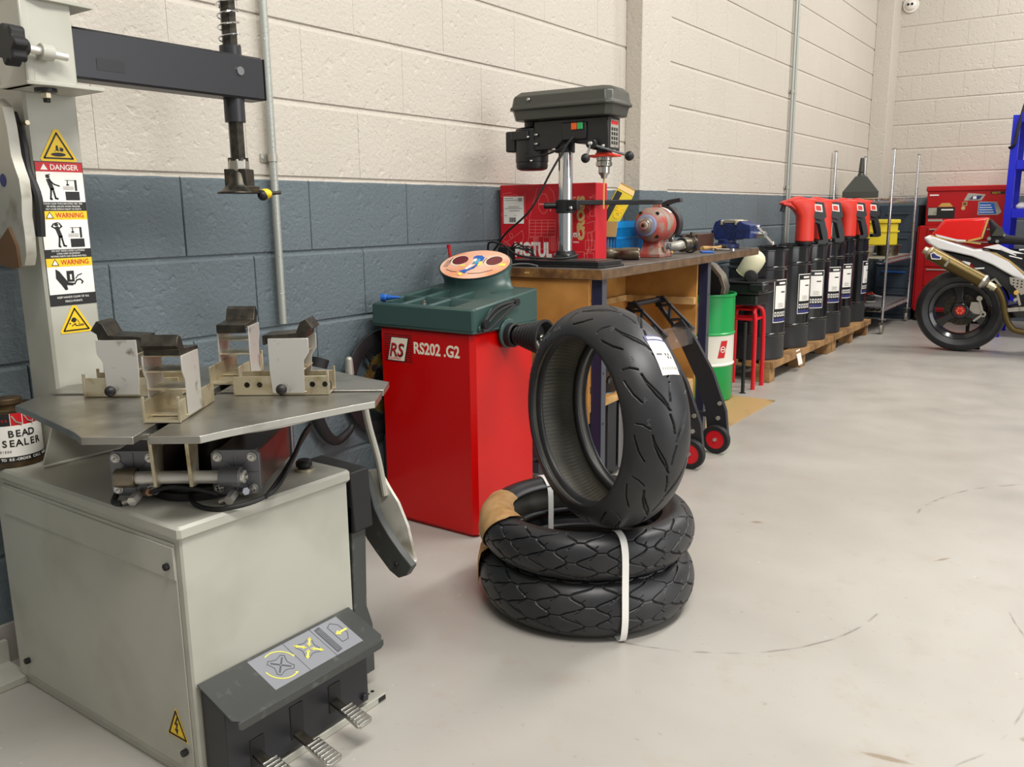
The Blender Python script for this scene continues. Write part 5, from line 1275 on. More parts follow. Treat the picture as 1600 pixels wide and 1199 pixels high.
# ---------------------------------------------------------------- paddock stand, leaning upright against the bench
def build_stand():
    t = thing('paddock_stand', 'black motorcycle paddock stand tipped upright against the bench, red wheels down', 'paddock stand', (.70, 3.66, 0))
    O = Vector((.70, 3.66, 0))
    def nb(): b = B(); b.X = TR(-O); return b
    # near side and far side frames; plane through the wheel and arm tips
    def P(s, z, side): return Vector((.790-.115*side*0+s, 3.70+.10*side, z))
    near = [(.775, 3.70), ]
    b = nb(); Fn = fr((.77, 3.70, 0), Vector((-1, -.02, 0)), (0, 0, 1))
    # side profile: local x runs from the wheel towards the wall, local y is height
    arm = [(-.035, .055), (-.012, .035), (.020, .085), (.012, .17), (.045, .30), (.105, .45), (.19, .58), (.245, .68), (.285, .715), (.325, .705), (.325, .68), (.29, .665), (.245, .56), (.215, .53), (.10, .33), (.075, .17), (.095, .165), (.17, .15), (.20, .15), (.20, .02), (.06, .015), (.0, .03)]
    def plate(y, name):
        b = nb(); F = TR(0, y, 0) @ Fn
        b.prism([(-.05, .075), (-.035, .20), (.035, .38), (.14, .55), (.195, .615), (.25, .575), (.19, .48), (.115, .34), (.065, .20), (.045, .03), (.0, .03)], -.012, .012, 'blackpaint', F)
        return b
    for i, y in enumerate((0, -.29)):
        b = plate(y, ''); F = TR(0, y, 0) @ Fn
        b.prism([(.03, .03), (.23, .03), (.23, .05), (.17, .16), (.15, .16), (.20, .055), (.13, .055), (.12, .16), (.105, .16), (.10, .055), (.05, .055)], -.010, .010, 'blackpaint', F)
        b.line([(.05, .175), (.24, .165)], .022, 'blackpaint', F, .02, -.01)
        sd = b.build('side_plate', t, bev=.002)
        for x, z in ((-.005, .235), (.0, .165), (.0, .105)):
            q = nb(); q.cyl(F @ Vector((x, z, -.012)), F @ Vector((x, z, -.018)), .010, 'castgrey', n=12); q.cyl(F @ Vector((x, z, .012)), F @ Vector((x, z, .018)), .010, 'castgrey', n=12); q.build('bolt', sd)
    # upper pair of arms with cut-outs, folded backwards over the top
    for y in (0, -.29):
        b = nb(); F = TR(0, y, 0) @ Fn
        A = Vector((.185, .565)); Bv = Vector((.315, .70)); d = (Bv-A).normalized(); n_ = Vector((-d.y, d.x))
        def q2(s, w): p = A+d*s+n_*w; return (p.x, p.y)
        L = (Bv-A).length
        b.prism([q2(0, -.035), q2(L, -.020), q2(L+.02, 0), q2(L, .020), q2(L-.03, .022), q2(L-.03, .012), q2(L-.02, 0), q2(L-.03, -.010), q2(0.02, -.022), q2(.02, .0), q2(0, .0)], -.008, .008, 'blackpaint', F)
        b.line([q2(0, .035), q2(L, .020)], .012, 'blackpaint', F, .016, -.008)
        b.line([q2(0, -.030), q2(L, -.018)], .018, 'blackpaint', F, .016, -.008); b.prism([q2(-.03, -.04), q2(.05, -.034), q2(.03, .03), q2(-.03, .045)], -.008, .008, 'blackpaint', F)
        for k in range(3): b.line([q2(.04+.045*k, -.025 if k % 2 else .028), q2(.085+.045*k, .025 if k % 2 else -.028)], .013, 'blackpaint', F, .016, -.008)
        b.build('upper_arm', t, bev=.001)
    b = nb(); F = Fn
    for x, z, r in ((.315, .70, .013), (.09, .05, .016)):
        p = F @ Vector((x, z, 0)); b.cyl(p, p+Vector((0, -.29, 0)), r, 'blackpaint', n=16)
    b.build('cross_tube', t)
    b = nb(); p = F @ Vector((.17, .56, 0))
    b.prism([(-.035, -.055), (.05, -.055), (.05, .02), (-.035, .02)], -.30, .012, 'clear', TR(*p) @ fr((0, 0, 0), (-1, 0, 0), (0, 0, 1)))
    b.build('plastic_cover', t)
    for y in (-.03, -.32):
        b = nb(); p = Fn @ Vector((.0, .068, 0)); p.y += y; X = axis_frame(p-Vector((0, .014, 0)), p+Vector((0, .014, 0)))
        b.lathe([(.044, .0), (.062, 0), (.067, .005), (.067, .023), (.062, .028), (.044, .028)], 'darkrubber', X, n=40, close=True); wh = b.build('wheel', t)
        b = nb(); b.lathe([(0, .004), (.044, .003), (.044, .025), (.0, .024)], 'stoolred', X, n=32); b.cyl(p-Vector((0, .02, 0)), p+Vector((0, .02, 0)), .008, 'castgrey', n=12); q = b.build('hub', wh); q['label'] = 'red wheel hub'
    return t
build_stand()
# ================================================================ green drum, stool, board and the things in them
def build_green():
    t = thing('green_drum', 'green oil drum with a white band at the far end of the workbench', 'drum', (.225, 4.77, 0)); R = .186
    b = B(); b.lathe([(R-.012, 0), (R-.004, .004), (R, .012), (R, .205), (R+.003, .212)], 'castgreen', n=56); b.lathe([(R+.003, .212), (R+.006, .216), (R+.006, .222), (R, .228), (R, .385), (R+.003, .392)], 'drumwhite', n=56); b.lathe([(R+.003, .392), (R+.006, .396), (R+.006, .402), (R, .408), (R, .612), (R+.006, .616), (R+.008, .622), (R+.006, .630), (R-.004, .630), (R-.006, .622), (R-.006, .60), (0, .598)], 'castgreen', n=56)
    b.build('drum_body', t)
    a0 = math.atan2(-4.79, 2.2154-.278)+.0
    def onr(b, a, z, fn): fn(fr(((R+.0005)*math.cos(a), (R+.0005)*math.sin(a), z), (-math.sin(a), math.cos(a), 0), (0, 0, 1)))
    b = B()
    b.sheet(lambda u, v, off: Vector(((R+.0005+off)*math.cos(a0-.10-.42*u), (R+.0005+off)*math.sin(a0-.10-.42*u), .41+.175*v)), 10, 2, 'castgrey', .0006); b.build('paper_label', t)
    b = B(); k = a0+.72
    def sh(u, v, off, c=.0): return Vector(((R+.0005+off)*math.cos(k+.13*(u-.5)*2+.06*(v-.5)*2), (R+.0005+off)*math.sin(k+.13*(u-.5)*2+.06*(v-.5)*2), .262+.10*v))
    b.sheet(lambda u, v, off: sh(u, v, off), 6, 2, 'red', .0006)
    F = fr(((R+.0012)*math.cos(k), (R+.0012)*math.sin(k), .312), (-math.sin(k), math.cos(k), 0), (0, 0, 1))
    b.line([(.016*math.cos(a), .016*math.sin(a)) for a in [x*PI/12 for x in range(25)]], .006, 'white', F, .0006); b.line([(-.014, 0), (.010, 0)], .005, 'white', F, .0006)
    q = b.build('emblem', t); q['label'] = 'red tilted emblem with a white ring'
build_green()
def build_jerry():
    b = B()
    P = [(-.11, 0), (.10, 0), (.11, .06), (.085, .13), (.03, .19), (-.06, .22), (-.11, .20)]
    b.prism(P, -.075, .075, 'aluminium', fr((0, 0, 0), (0, 1, 0), (0, 0, 1))); q = [(y*.82+0, z*.8+.018) for y, z in P]
    b.prism(q, -.078, -.0751, 'black', fr((0, 0, 0), (0, 1, 0), (0, 0, 1))); b.prism(q, .0751, .078, 'black', fr((0, 0, 0), (0, 1, 0), (0, 0, 1)))
    tag(b.build('metal_tray', bev=.006, seg=3), 'bent bright metal tray with black inside standing in the top of the green drum', 'tray', loc=(.265, 4.75, .612), rz=-PI/2+.2)
build_jerry()
b = B(); b.lohi((.0, .0, 0), (.62, .86, .006), 'wood', .001); tag(b.build('plywood_board'), 'stained sheet of plywood lying on the floor under the green drum', 'board', loc=(.02, 4.05, 0))
M['stain'] = mat('oil_stain', '4a4638', .2)
bpy.data.objects['plywood_board'].data.materials.clear(); M['boardwood'] = mat('stained_board', 'b89766', .5, c2='6b5a40', vscale=5, ramp=(.5, .68), detail=5); bpy.data.objects['plywood_board'].data.materials.append(M['boardwood'])
for o_ in ('green_drum',): bpy.data.objects[o_].location.z = .0065
def build_stool():
    t = thing('red_stool', 'red tubular stool base with black box seat beside the first black drum', 'stool', (.315, 5.24, 0))
    for k, (x, y) in enumerate(((-.095, -.075), (.095, -.075), (.095, .085), (-.095, .085))):
        b = B(); b.tube([(x, y, .0), (x*.98, y*.98, .30), (x*.92, y*.92, .47), (x*.6, y*.6, .515), (0, y*.3, .52)], .0135, 'stoolred', sub=5); b.build('leg', t)
    b = B(); b.tube([(-.085, -.068, .44), (.085, -.068, .44), (.085, .075, .44), (-.085, .075, .44)], .008, 'stoolred', closed=True, sub=1); b.box((0, 0, .50), (.12, .12, .012), 'stoolred'); b.build('cross_ring', t)
    b = B(); b.lohi((-.11, -.11, .53), (.11, .11, .60), 'blackplastic', .01); b.lohi((-.135, -.13, .60), (.135, .13, .665), 'blackplastic', .01); b.lohi((-.14, -.135, .665), (.15, .135, .68), 'blackplastic', .006)
    b.lohi((-.08, -.113, .545), (.08, -.11, .59), 'black'); b.lohi((.06, -.14, .62), (.16, -.04, .67), 'blackplastic', .01); b.build('seat', t, bev=.003)
build_stool()
b = B(); b.lathe([(.062, 0), (.068, .01), (.072, .12), (.068, .165), (.050, .190), (.025, .203), (0, .207)], 'natural', n=36); b.lathe([(.0, -.012), (.05, -.012), (.07, .0)], 'natural', n=36)
b.lathe([(0, 0), (.045, 0), (.048, .004), (.048, .02), (.04, .03), (0, .034)], 'black', TR(.045, -.065, .03) @ RX(PI/2-.2), n=28)
tag(b.build('plastic_jug'), 'translucent cream plastic jug with black cap tipped on the black stool seat', 'jug', loc=(.315, 5.20, .715), rz=.3); bpy.data.objects['plastic_jug'].rotation_euler = (0.15, .55, .3); bpy.data.objects['plastic_jug'].scale = (.88, .88, .82)
b = B(); b.cyl((0, 0, 0), (0, 0, .002), .02, 'black'); b.cyl((0, 0, .0), (0, 0, .44), .011, 'black'); tag(b.build('black_pole'), 'thin black pole standing in front of the red stool legs', 'pole', loc=(.395, 5.03, 0))

# ================================================================ pallets and black drums
def build_pallet(y0, y1, lab):
    t = thing('pallet', lab, 'pallet', (.03, y0, 0), 0, 'pallets under the black drums'); L = y1-y0
    for k, x in enumerate((.03, .14, .25, .36)):
        b = B(); b.lohi((x-.035, 0, .118), (x+.04, L, .140), 'pallet'); b.build('top_board', t, bev=.002)
    for j in range(3):
        y = .05+(L-.10)*j/2
        b = B(); b.lohi((0, y-.05, .098), (.40, y+.05, .1175), 'pallet'); b.build('cross_board', t, bev=.002)
        for x in (.05, .35): b = B(); b.lohi((x-.045, y-.05, 0), (x+.05, y+.05, .0975), 'pallet'); b.build('block', t, bev=.003)
    b = B(); b.lohi((.402, 0, .095), (.42, L, .140), 'pallet'); b.build('front_board', t, bev=.002)
    return t
build_pallet(5.42, 6.86, 'wooden pallet under the near black drums with a paper tag'); build_pallet(6.90, 8.06, 'wooden pallet under the far black drums nearest the wire rack')
b = B(); b.rect(-.04, -.055, .05, .05, 'white', fr((0, 0, 0), (0, 1, 0), (-.25, 0, 1)), .001); tag(b.build('paper_tag'), 'white paper tag hanging on the front board of the near pallet', 'tag', loc=(.455, 5.95, .10))
def build_drum(x, y, lab, a):
    R = .188; H = .715; t = thing('black_drum', lab, 'drum', (x, y, .1405), a, 'black oil drums on the pallets')
    b = B()
    b.lathe([(R-.006, 0), (R, .004), (R, .150), (R+.003, .156)], 'drumbase', n=48)
    b.lathe([(R+.003, .156), (R+.008, .162), (R+.008, .170), (R, .176), (R, .585), (R+.008, .592), (R+.008, .602), (R-.002, .61), (R-.002, H-.01), (R+.006, H-.006), (R+.006, H), (R-.006, H), (R-.008, H-.012), (0, H-.014)], 'drumblack', n=48)
    b.lathe([(0, H-.014), (.03, H-.014), (.03, H-.002), (0, H-.002)], 'black', TR(-.11, -.05, 0), n=16)
    b.build('drum_body', t)
    b = B(); r = R+.0008
    def S(u0, u1, z0, z1, m, off): b.sheet(lambda u, v, o: Vector(((r+off+o)*math.cos(u0+(u1-u0)*u), (r+off+o)*math.sin(u0+(u1-u0)*u), z0+(z1-z0)*v)), 6, 1, m, .0005)
    w = .34
    S(-w, w, .245, .525, 'white', 0); S(-w+.02, w-.02, .25, .52, 'black', .0006); S(-w+.06, w-.06, .335, .485, 'white', .0012)
    F = fr((r+.0012, 0, 0), (0, 1, 0), (0, 0, 1)); 
    for k in range(5): S(-w+.05+.12*k, -w+.05+.12*k+.08, .285, .315, 'white', .0012)
    for k in range(5): S(-w+.07+.12*k, -w+.07+.12*k+.04, .292, .308, 'black', .0018)
    S(-w+.02, w-.02, .252, .272, 'navy', .0012); S(-.12, .22, .495, .508, 'white', .0012)
    for k in range(4): S(-.14, .16-.06*(k % 2), .345+.008*k, .348+.008*k, 'castgrey', .0018)
    S(-.02, .2, .44, .448, 'black', .0018)
    q = b.build('drum_label', t); q['label'] = 'black and white product label'
    return t
dl = ('black oil drum nearest the red stool, first of the row on the pallets', 'black oil drum second from the stool, first to carry a red pump', 'black oil drum third from the stool, label facing the room', 'black oil drum fourth from the stool with a grey cap and no pump', 'black oil drum fifth from the stool behind a red pump', 'black oil drum last in the row beside the wire rack')
dr = [(.257, 5.602), (.246, 6.178), (.254, 6.614), (.245, 7.049), (.225, 7.454), (.234, 7.893)]
for i, ((x, y), l) in enumerate(zip(dr, dl)):
    a = math.atan2(-y, 2.2154-x)*.45-.1+(.45, .40, -.05, .15, .25, .75)[i]*.8
    if i == 0: d0 = build_drum(x, y, l, a)
    else: dup(d0, l, (x, y, .1405), a)
t = thing('metal_disc', 'grey metal screw cap standing on the fourth black drum', 'cap', (.35, 7.10, .1405+.7155)); b = B(); b.cyl((0, 0, 0), (0, 0, .02), .055, 'castgrey', ch=.003); b.build('cap', t)
def build_pump(x, y, lab, a):
    t = thing('drum_pump', lab, 'pump', (x, y, .1405+.7155), a, 'red hand pumps on the black drums')
    b = B(); b.cyl((0, 0, -.013), (0, 0, .012), .045, 'black'); b.cyl((0, 0, .012), (0, 0, .03), .06, 'black'); b.build('base', t)
    b = B()
    rs = [(.060, .060, .03, 0), (.058, .058, .15, 0), (.062, .060, .21, 0), (.082, .064, .26, -.015), (.105, .062, .30, -.03), (.100, .054, .325, -.03)]
    vs = []
    for hx, hy, z, ox in rs:
        for k in range(16):
            a_ = 2*PI*k/16; c, s = math.cos(a_), math.sin(a_); e = .6
            vs.append((ox+hx*math.copysign(abs(c)**e, c), hy*math.copysign(abs(s)**e, s), z))
    fs = [tuple(range(15, -1, -1)), tuple(range(80, 96))]+[(k*16+i, k*16+(i+1) % 16, k*16+16+(i+1) % 16, k*16+16+i) for k in range(5) for i in range(16)]
    b.add(vs, fs, 'pumpred')
    b.prism([(-.07, .235), (-.07, .33), (-.155, .318), (-.185, .300), (-.175, .285), (-.12, .275)], -.04, .04, 'pumpred', FY((0, 0, 0)))
    b.prism([(.0, .330), (.05, .318), (.07, .30), (-.06, .30), (-.16, .31), (-.07, .345)], -.05, .05, 'pumpred', FY((0, 0, 0)))
    b.build('pump_body', t, bev=.006, seg=3, ang=50)
    b = B(); b.cyl((-.160, 0, .285), (-.172, 0, .240), .016, 'black', n=14); b.build('spout', t)
    b = B(); b.prism([(.05, .22), (.09, .20), (.12, .20), (.155, .09), (.165, .02), (.14, .01), (.09, .01), (.09, .035), (.125, .04), (.095, .15), (.07, .16), (.05, .16)], -.03, .03, 'pressblack', FY((0, 0, 0)))
    b.prism([(.01, .31), (.105, .30), (.13, .20), (.10, .175), (.05, .19), (.02, .21)], -.055, .055, 'pressblack', FY((0, 0, 0))); b.prism([(.045, .24), (.10, .233), (.09, .285), (.038, .29)], .055, .057, 'white', FY((0, 0, 0))); b.prism([(.052, .246), (.09, .242), (.082, .276), (.046, .280)], .057, .058, 'pumpred', FY((0, 0, 0)))
    b.build('handle', t, bev=.004)
    return t
pl = ('red hand pump with black handle nearest the camera', 'red hand pump second from the camera with grey handle side', 'red hand pump third from the camera standing on the fifth drum', 'red hand pump farthest from the camera beside the wire rack')
pp = [(.36, 6.24), (.36, 6.68), (.335, 7.515), (.34, 7.955)]
for i, ((x, y), l) in enumerate(zip(pp, pl)):
    a = math.radians((38, 38, 38, 38)[i])
    if i == 0: p0 = build_pump(x, y, l, a)
    else: dup(p0, l, (x, y, .1405+.7155), a)

# ================================================================ wire rack
def build_rack():
    x0, x1, y0, y1 = .035, .525, 8.14, 9.22
    t = thing('wire_rack', 'chrome wire shelving unit on castors in the far corner', 'rack', ((x0+x1)/2, (y0+y1)/2, 0)); OX = TR(-(x0+x1)/2, -(y0+y1)/2, 0)
    def nb(): b = B(); b.X = OX.copy(); return b
    for x, y in ((x0, y0), (x1, y0), (x1, y1), (x0, y1)):
        b = nb(); b.cyl((x, y, .13), (x, y, 1.615), .0135, 'chrome', n=16); b.cyl((x, y, 1.612), (x, y, 1.62), .015, 'greyplastic', n=16)
        for k in range(56): b.cyl((x, y, .16+k*.0254), (x, y, .162+k*.0254), .0141, 'steel', n=12)
        ps = b.build('post', t)
        b = nb(); b.cyl((x, y, .10), (x, y, .13), .009, 'steel'); b.cyl((x, y, .128), (x, y, .134), .035, 'greyplastic'); b.lohi((x-.02, y-.02, .04), (x-.017, y+.03, .105), 'steel'); b.lohi((x+.017, y-.02, .04), (x+.02, y+.03, .105), 'steel'); b.lohi((x-.02, y-.02, .10), (x+.02, y+.03, .104), 'steel'); ca = b.build('castor', t)
        b = nb(); b.cyl((x-.013, y+.01, .047), (x+.013, y+.01, .047), .046, 'castgrey', ch=.006, n=32); b.build('castor_wheel', ca)
    for z, m in ((.235, 'greyplastic'), (.665, 'castgrey'), (1.20, 'steel')):
        b = nb()
        for zz in (z, z-.035):
            b.tube([(x0, y0, zz), (x1, y0, zz), (x1, y1, zz), (x0, y1, zz)], .0035, 'chrome', closed=True, sub=1, n=6)
        for (xa, ya, xb, yb) in ((x0, y0, x1, y0), (x1, y0, x1, y1), (x1, y1, x0, y1), (x0, y1, x0, y0)):
            n = int(max(abs(xb-xa), abs(yb-ya))/.045); pts = [(xa+(xb-xa)*i/(2*n), ya+(yb-ya)*i/(2*n), z-.035*(i % 2)) for i in range(2*n+1)]
            b.tube(pts, .0025, 'chrome', sub=1, n=5)
        for k in range(36): y = y0+(y1-y0)*(k+.5)/36; b.cyl((x0, y, z), (x1, y, z), .0022, 'chrome', n=5)
        for k in range(3): x = x0+(x1-x0)*(k+1)/4; b.cyl((x, y0, z-.004), (x, y1, z-.004), .003, 'chrome', n=5)
        sh = b.build('shelf', t)
        if z < 1: b = nb(); b.lohi((x0+.02, y0+.015, z+.003), (x1-.01, y1-.015, z+.008), m); b.build('liner', sh)
build_rack()
b = B()
def ringsq(hx, hy, z): return [(-hx, -hy, z), (hx, -hy, z), (hx, hy, z), (-hx, hy, z)]
vs = ringsq(.15, .15, 0)+ringsq(.15, .15, .055)+ringsq(.05, .05, .19)+ringsq(.02, .02, .20); b.add(vs, [(3, 2, 1, 0), (12, 13, 14, 15)]+[(k*4+i, k*4+(i+1) % 4, k*4+4+(i+1) % 4, k*4+4+i) for k in range(3) for i in range(4)], 'presspaint'); b.cyl((.0, 0, .19), (0, 0, .225), .035, 'presspaint', r1=.026); b.cyl((0, 0, .225), (.0, 0, .355), .026, 'presspaint', r1=.016)
tag(b.build('oil_funnel', bev=.006), 'big dark funnel upside down on the top shelf of the wire rack', 'funnel', loc=(.22, 8.32, 1.205), rz=.25)
b = B(); b.lohi((-.17, -.14, 0), (.17, .14, .20), 'yellowbox', .008); b.lohi((-.185, -.155, .20), (.185, .155, .235), 'yellowbox', .006); b.lohi((-.18, -.148, .12), (.18, .148, .135), 'yellowbox')
for k in range(5): b.line([(-.04, .02+.035*k), (.03, .02+.035*k), (.02, .03+.035*k)], .006, 'brown', fr((.172, 0, 0), (0, 1, 0), (0, 0, 1)))
tag(b.build('yellow_tub', bev=.003), 'yellow plastic tub stacked on two metal pans on the middle shelf', 'tub', loc=(.30, 8.62, .775), rz=.5)
for x, y, r, l in ((.21, 8.52, .125, 'worn round metal pan under the left side of the yellow tub'), (.40, 8.76, .11, 'darker round metal pan under the right side of the yellow tub')):
    b = B(); b.lathe([(0, 0), (r*.8, 0), (r*.85, .006), (r, .095), (r+.01, .098), (r+.008, .101), (r-.006, .098), (r*.8, .008), (0, .006)], 'exhaust' if r < .12 else 'castgrey', n=36); tag(b.build('metal_pan'), l, 'pan', 'metal pans under the yellow tub', loc=(x, y, .6735))
t = thing('angle_grinder', 'red and black power tool lying on the bottom shelf of the wire rack', 'power tool', (.32, 8.50, .2435), .3)
b = B(); b.cyl((0, -.02, .045), (0, .18, .05), .034, 'orangered', n=18); b.cyl((0, .12, .05), (0, .19, .05), .042, 'blackplastic', n=18); b.lohi((-.05, -.06, .02), (.05, .0, .075), 'blackplastic', .012); b.cyl((.03, .17, .055), (.03, .24, .05), .03, 'orangered', n=16); b.build('body', t)
b = B(); b.cyl((0, -.03, .04), (-.15, -.06, .035), .018, 'orangered', n=12); b.cyl((-.15, -.06, .035), (-.19, -.07, .032), .014, 'black'); b.cyl((0, -.03, .005), (0, -.03, .02), .06, 'castgrey'); b.cyl((.05, .2, .05), (.13, .24, .03), .01, 'chrome'); b.build('side_handle', t)
# slate coloured cupboard behind the rack
def build_cup():
    t = thing('slate_cabinet', 'dark slate metal cabinet against the back wall behind the wire rack', 'cabinet', (.30, 9.50, 0))
    b = B(); b.lohi((-.13, -.15, .0), (.235, .22, 1.14), 'cabnavy', .004); b.build('cabinet_body', t)
    for z0, z1 in ((.05, .30), (.32, .52), (.54, .86), (.88, 1.10)): 
        b = B(); b.lohi((-.115, -.157, z0), (.22, -.1505, z1), 'cabnavy'); b.lohi((-.06, -.172, z1-.05), (.16, -.160, z1-.035), 'blue' if z0 == .32 else 'legblue'); b.build('drawer', t, bev=.002)
    t.location = (.30, 9.505, 0)
build_cup()
# ================================================================ red tool chest
def build_chest():
    t = thing('tool_cabinet', 'red wheeled tool cabinet against the back wall behind the motorcycle', 'tool cabinet', (.95, 9.52, 0))
    b = B(); b.lohi((-.385, -.22, .10), (.36, .22, .94), 'chestred', .006); b.lohi((-.37, -.20, .03), (.35, .2, .10), 'black'); b.build('cabinet_body', t)
    for k, (z0, z1) in enumerate(((.12, .34), (.355, .53), (.545, .68), (.695, .80), (.815, .92))):
        b = B(); b.lohi((-.31, -.232, z0), (.34, -.2205, z1), 'chestred', .003); d = b.build('drawer', t); b = B(); b.lohi((-.29, -.245, z1-.02), (.32, -.2325, z1-.008), 'castgrey'); b.build('handle', d)
    for x in (-.35, .33):
        b = B(); b.cyl((x-.015, -.17, .035), (x+.015, -.17, .035), .035, 'black'); b.build('wheel', t)
    b = B(); b.lohi((-.4, -.205, .12), (-.386, -.19, .93), 'chestred'); b.build('side_rail', t)
build_chest()
def build_top():
    t = thing('tool_chest', 'red top tool chest covered with stickers on the red cabinet', 'tool chest', (.965, 9.52, .9405))
    b = B(); b.lohi((-.355, -.20, 0), (.36, .20, .37), 'chestred', .006); b.lohi((-.365, -.21, .325), (.37, .21, .375), 'chestred', .008); b.build('chest_body', t, bev=.002)
    F = FY((0, -.2105, 0)); z = 0
    b = B(); b.rect(-.33, .285, -.25, .297, 'white', F)
    F2 = FY((0, -.2005, 0))
    b.rect(-.34, .07, -.10, .175, 'black', F2); b.rect(-.335, .10, -.26, .17, 'castgrey', F2, .0008); b.rect(-.22, .145, -.115, .158, 'white', F2, .0008); b.prism([(-.25, .18), (-.12, .18), (-.15, .215), (-.22, .215)], 0, .0008, 'gold', F2); b.rect(-.33, .04, -.20, .062, 'castgrey', F2, .0006)
    b.prism([(-.03, .235), (.12, .235), (.15, .29), (.06, .30), (.0, .305)], 0, .0006, 'castgrey', F2); b.prism([(.02, .245), (.10, .245), (.125, .28), (.04, .28)], .0006, .0012, 'navy', F2); b.rect(.045, .25, .075, .275, 'white', F2, .0006, .0012)
    b.rect(-.04, .185, .0, .225, 'card', F2); b.rect(-.035, .19, -.005, .22, 'brown', F2, .0006, .0004); b.disc(-.03, .165, .018, 'card', F2)
    b.prism([(.095, .10), (.265, .10), (.295, .125), (.25, .22), (.095, .225)], 0, .0006, 'castgrey', F2); b.prism([(.103, .108), (.255, .108), (.225, .213), (.103, .216)], .0006, .0012, 'blue', F2)
    for k in range(4): b.line([(.11, .125+.022*k), (.20+.01*(3-k), .125+.022*k)], .007, 'white', F2, .0006, .0012)
    b.rect(.19, .292, .31, .315, 'black', F2); b.text('AGILITY', .022, 'yellow', F2 @ TR(.20, .296, 0), z=.0006, sx=.9)
    q = b.build('sticker_set', t); q['label'] = 'several stickers on the chest front'
build_top()
# ================================================================ blue racking with bag
def build_blue():
    x0, y0 = 1.395, 8.46; t = thing('blue_racking', 'bright blue steel racking at the right edge of the room', 'racking', (x0, y0, 0))
    W_, D_ = 1.0, .5
    for x, y in ((0, 0), (W_, 0), (0, D_), (W_, D_)): b = B(); b.lohi((x-.028, y-.02, 0), (x+.028, y+.02, 1.86), 'shelfblue', .002); b.build('post', t)
    for z in (.32, 1.02, 1.42, 1.80):
        b = B(); b.lohi((.029, -.02, z), (W_-.029, .015, z+.075), 'shelfblue'); b.lohi((.029, D_-.015, z), (W_-.029, D_+.02, z+.075), 'shelfblue'); b.build('beam', t, bev=.002)
        b = B(); b.lohi((-.02, .0205, z+.04), (W_+.02, D_-.0205, z+.06), 'shelfblue'); b.build('shelf_deck', t)
build_blue()
b = B(); R_ = random.Random(2)
for k in range(9): b.sph((R_.uniform(-.06, .06), R_.uniform(-.03, .03), .028+R_.uniform(0, .02)), .032, 'white', (1.2, 1, .8), n=8)
tag(b.build('crumpled_rag'), 'heap of crumpled white rag on the middle shelf of the blue racking', 'rag', loc=(1.53, 8.62, 1.081)); b.v
t = thing('rucksack', 'black and grey rucksack lying on top of the blue racking', 'bag', (1.53, 8.72, 1.8615))
b = B(); b.lohi((-.06, -.15, 0), (.34, .15, .22), 'cloth', .06); b.lohi((-.02, -.16, .03), (.28, -.14, .17), 'presspaint', .03); b.build('bag_body', t, bev=.02, seg=3)
b = B(); b.tube([(-.05, -.10, .17), (-.09, -.17, .10), (-.10, -.26, .02), (-.115, -.31, -.12), (-.13, -.32, -.24), (-.17, -.32, -.27)], 0, 'cloth', flat=(.004, .018)); b.build('strap', t)
b = B(); b.prism([(-.12, .14), (.0, .20), (.10, .26), (.12, .24), (.02, .16), (-.10, .12)], -.02, .02, 'whiteplastic', FY((0, -.17, 0))); q = b.build('pale_strap', t, bev=.004); q['label'] = 'white strap end'
# ================================================================ wall mounted things
def build_pipe(name, y, x, z0, z1, r, lab, clips):
    t = thing(name, lab, 'conduit', (x, y, z0)); b = B(); b.cyl((0, 0, 0), (0, 0, z1-z0), r, 'creampipe', n=16); b.build('tube', t)
    for z in clips:
        b = B(); b.lohi((-x+.001, -.032, z-z0-.012), (-x+.006, .032, z-z0+.012), 'castgrey'); b.lathe([(r, -.011), (r+.003, -.011), (r+.003, .011), (r, .011)], 'castgrey', TR(0, 0, z-z0), n=16, close=True)
        for s in (-1, 1): b.cyl((-x+.005, s*.024, z-z0), (-x+.012, s*.024, z-z0), .006, 'chrome', n=8)
        b.build('clip', t)
    return t
tb_ = build_pipe('steel_conduit', 1.815, .022, .765, 4.1, .0125, 'pale steel conduit running down the wall behind the tyre machine', (1.285, 2.2, 3.1))
b = B(); b.tube([(.0125*math.cos(a*.9), .0125*math.sin(a*.9), a*.0024) for a in range(0, 1370)], .0012, 'creampipe', n=4, sub=1); b.build('rib', tb_)
build_pipe('steel_conduit', 6.86, .022, .06, 4.1, .011, 'left-hand thin conduit of the far pair on the white wall', (1.28, 2.0, 3.0)); build_pipe('steel_conduit', 6.92, .022, .06, 4.1, .011, 'right-hand thin conduit of the far pair on the white wall', (1.28, 2.0, 3.0))
t = thing('ceiling_sensor', 'round white sensor dome with two dark eyes high on the back wall', 'sensor', (.245, YE, 3.10))
b = B(); b.cyl((0, -.001, 0), (0, -.02, 0), .075, 'whiteplastic', ch=.005, n=36); b.sph((0, -.02, 0), .055, 'whiteplastic', (1, .7, 1)); b.build('dome', t)
b = B(); b.cyl((-.018, -.055, 0), (-.018, -.062, 0), .012, 'black'); b.cyl((.018, -.055, 0), (.018, -.062, 0), .012, 'black'); b.build('lens', t)
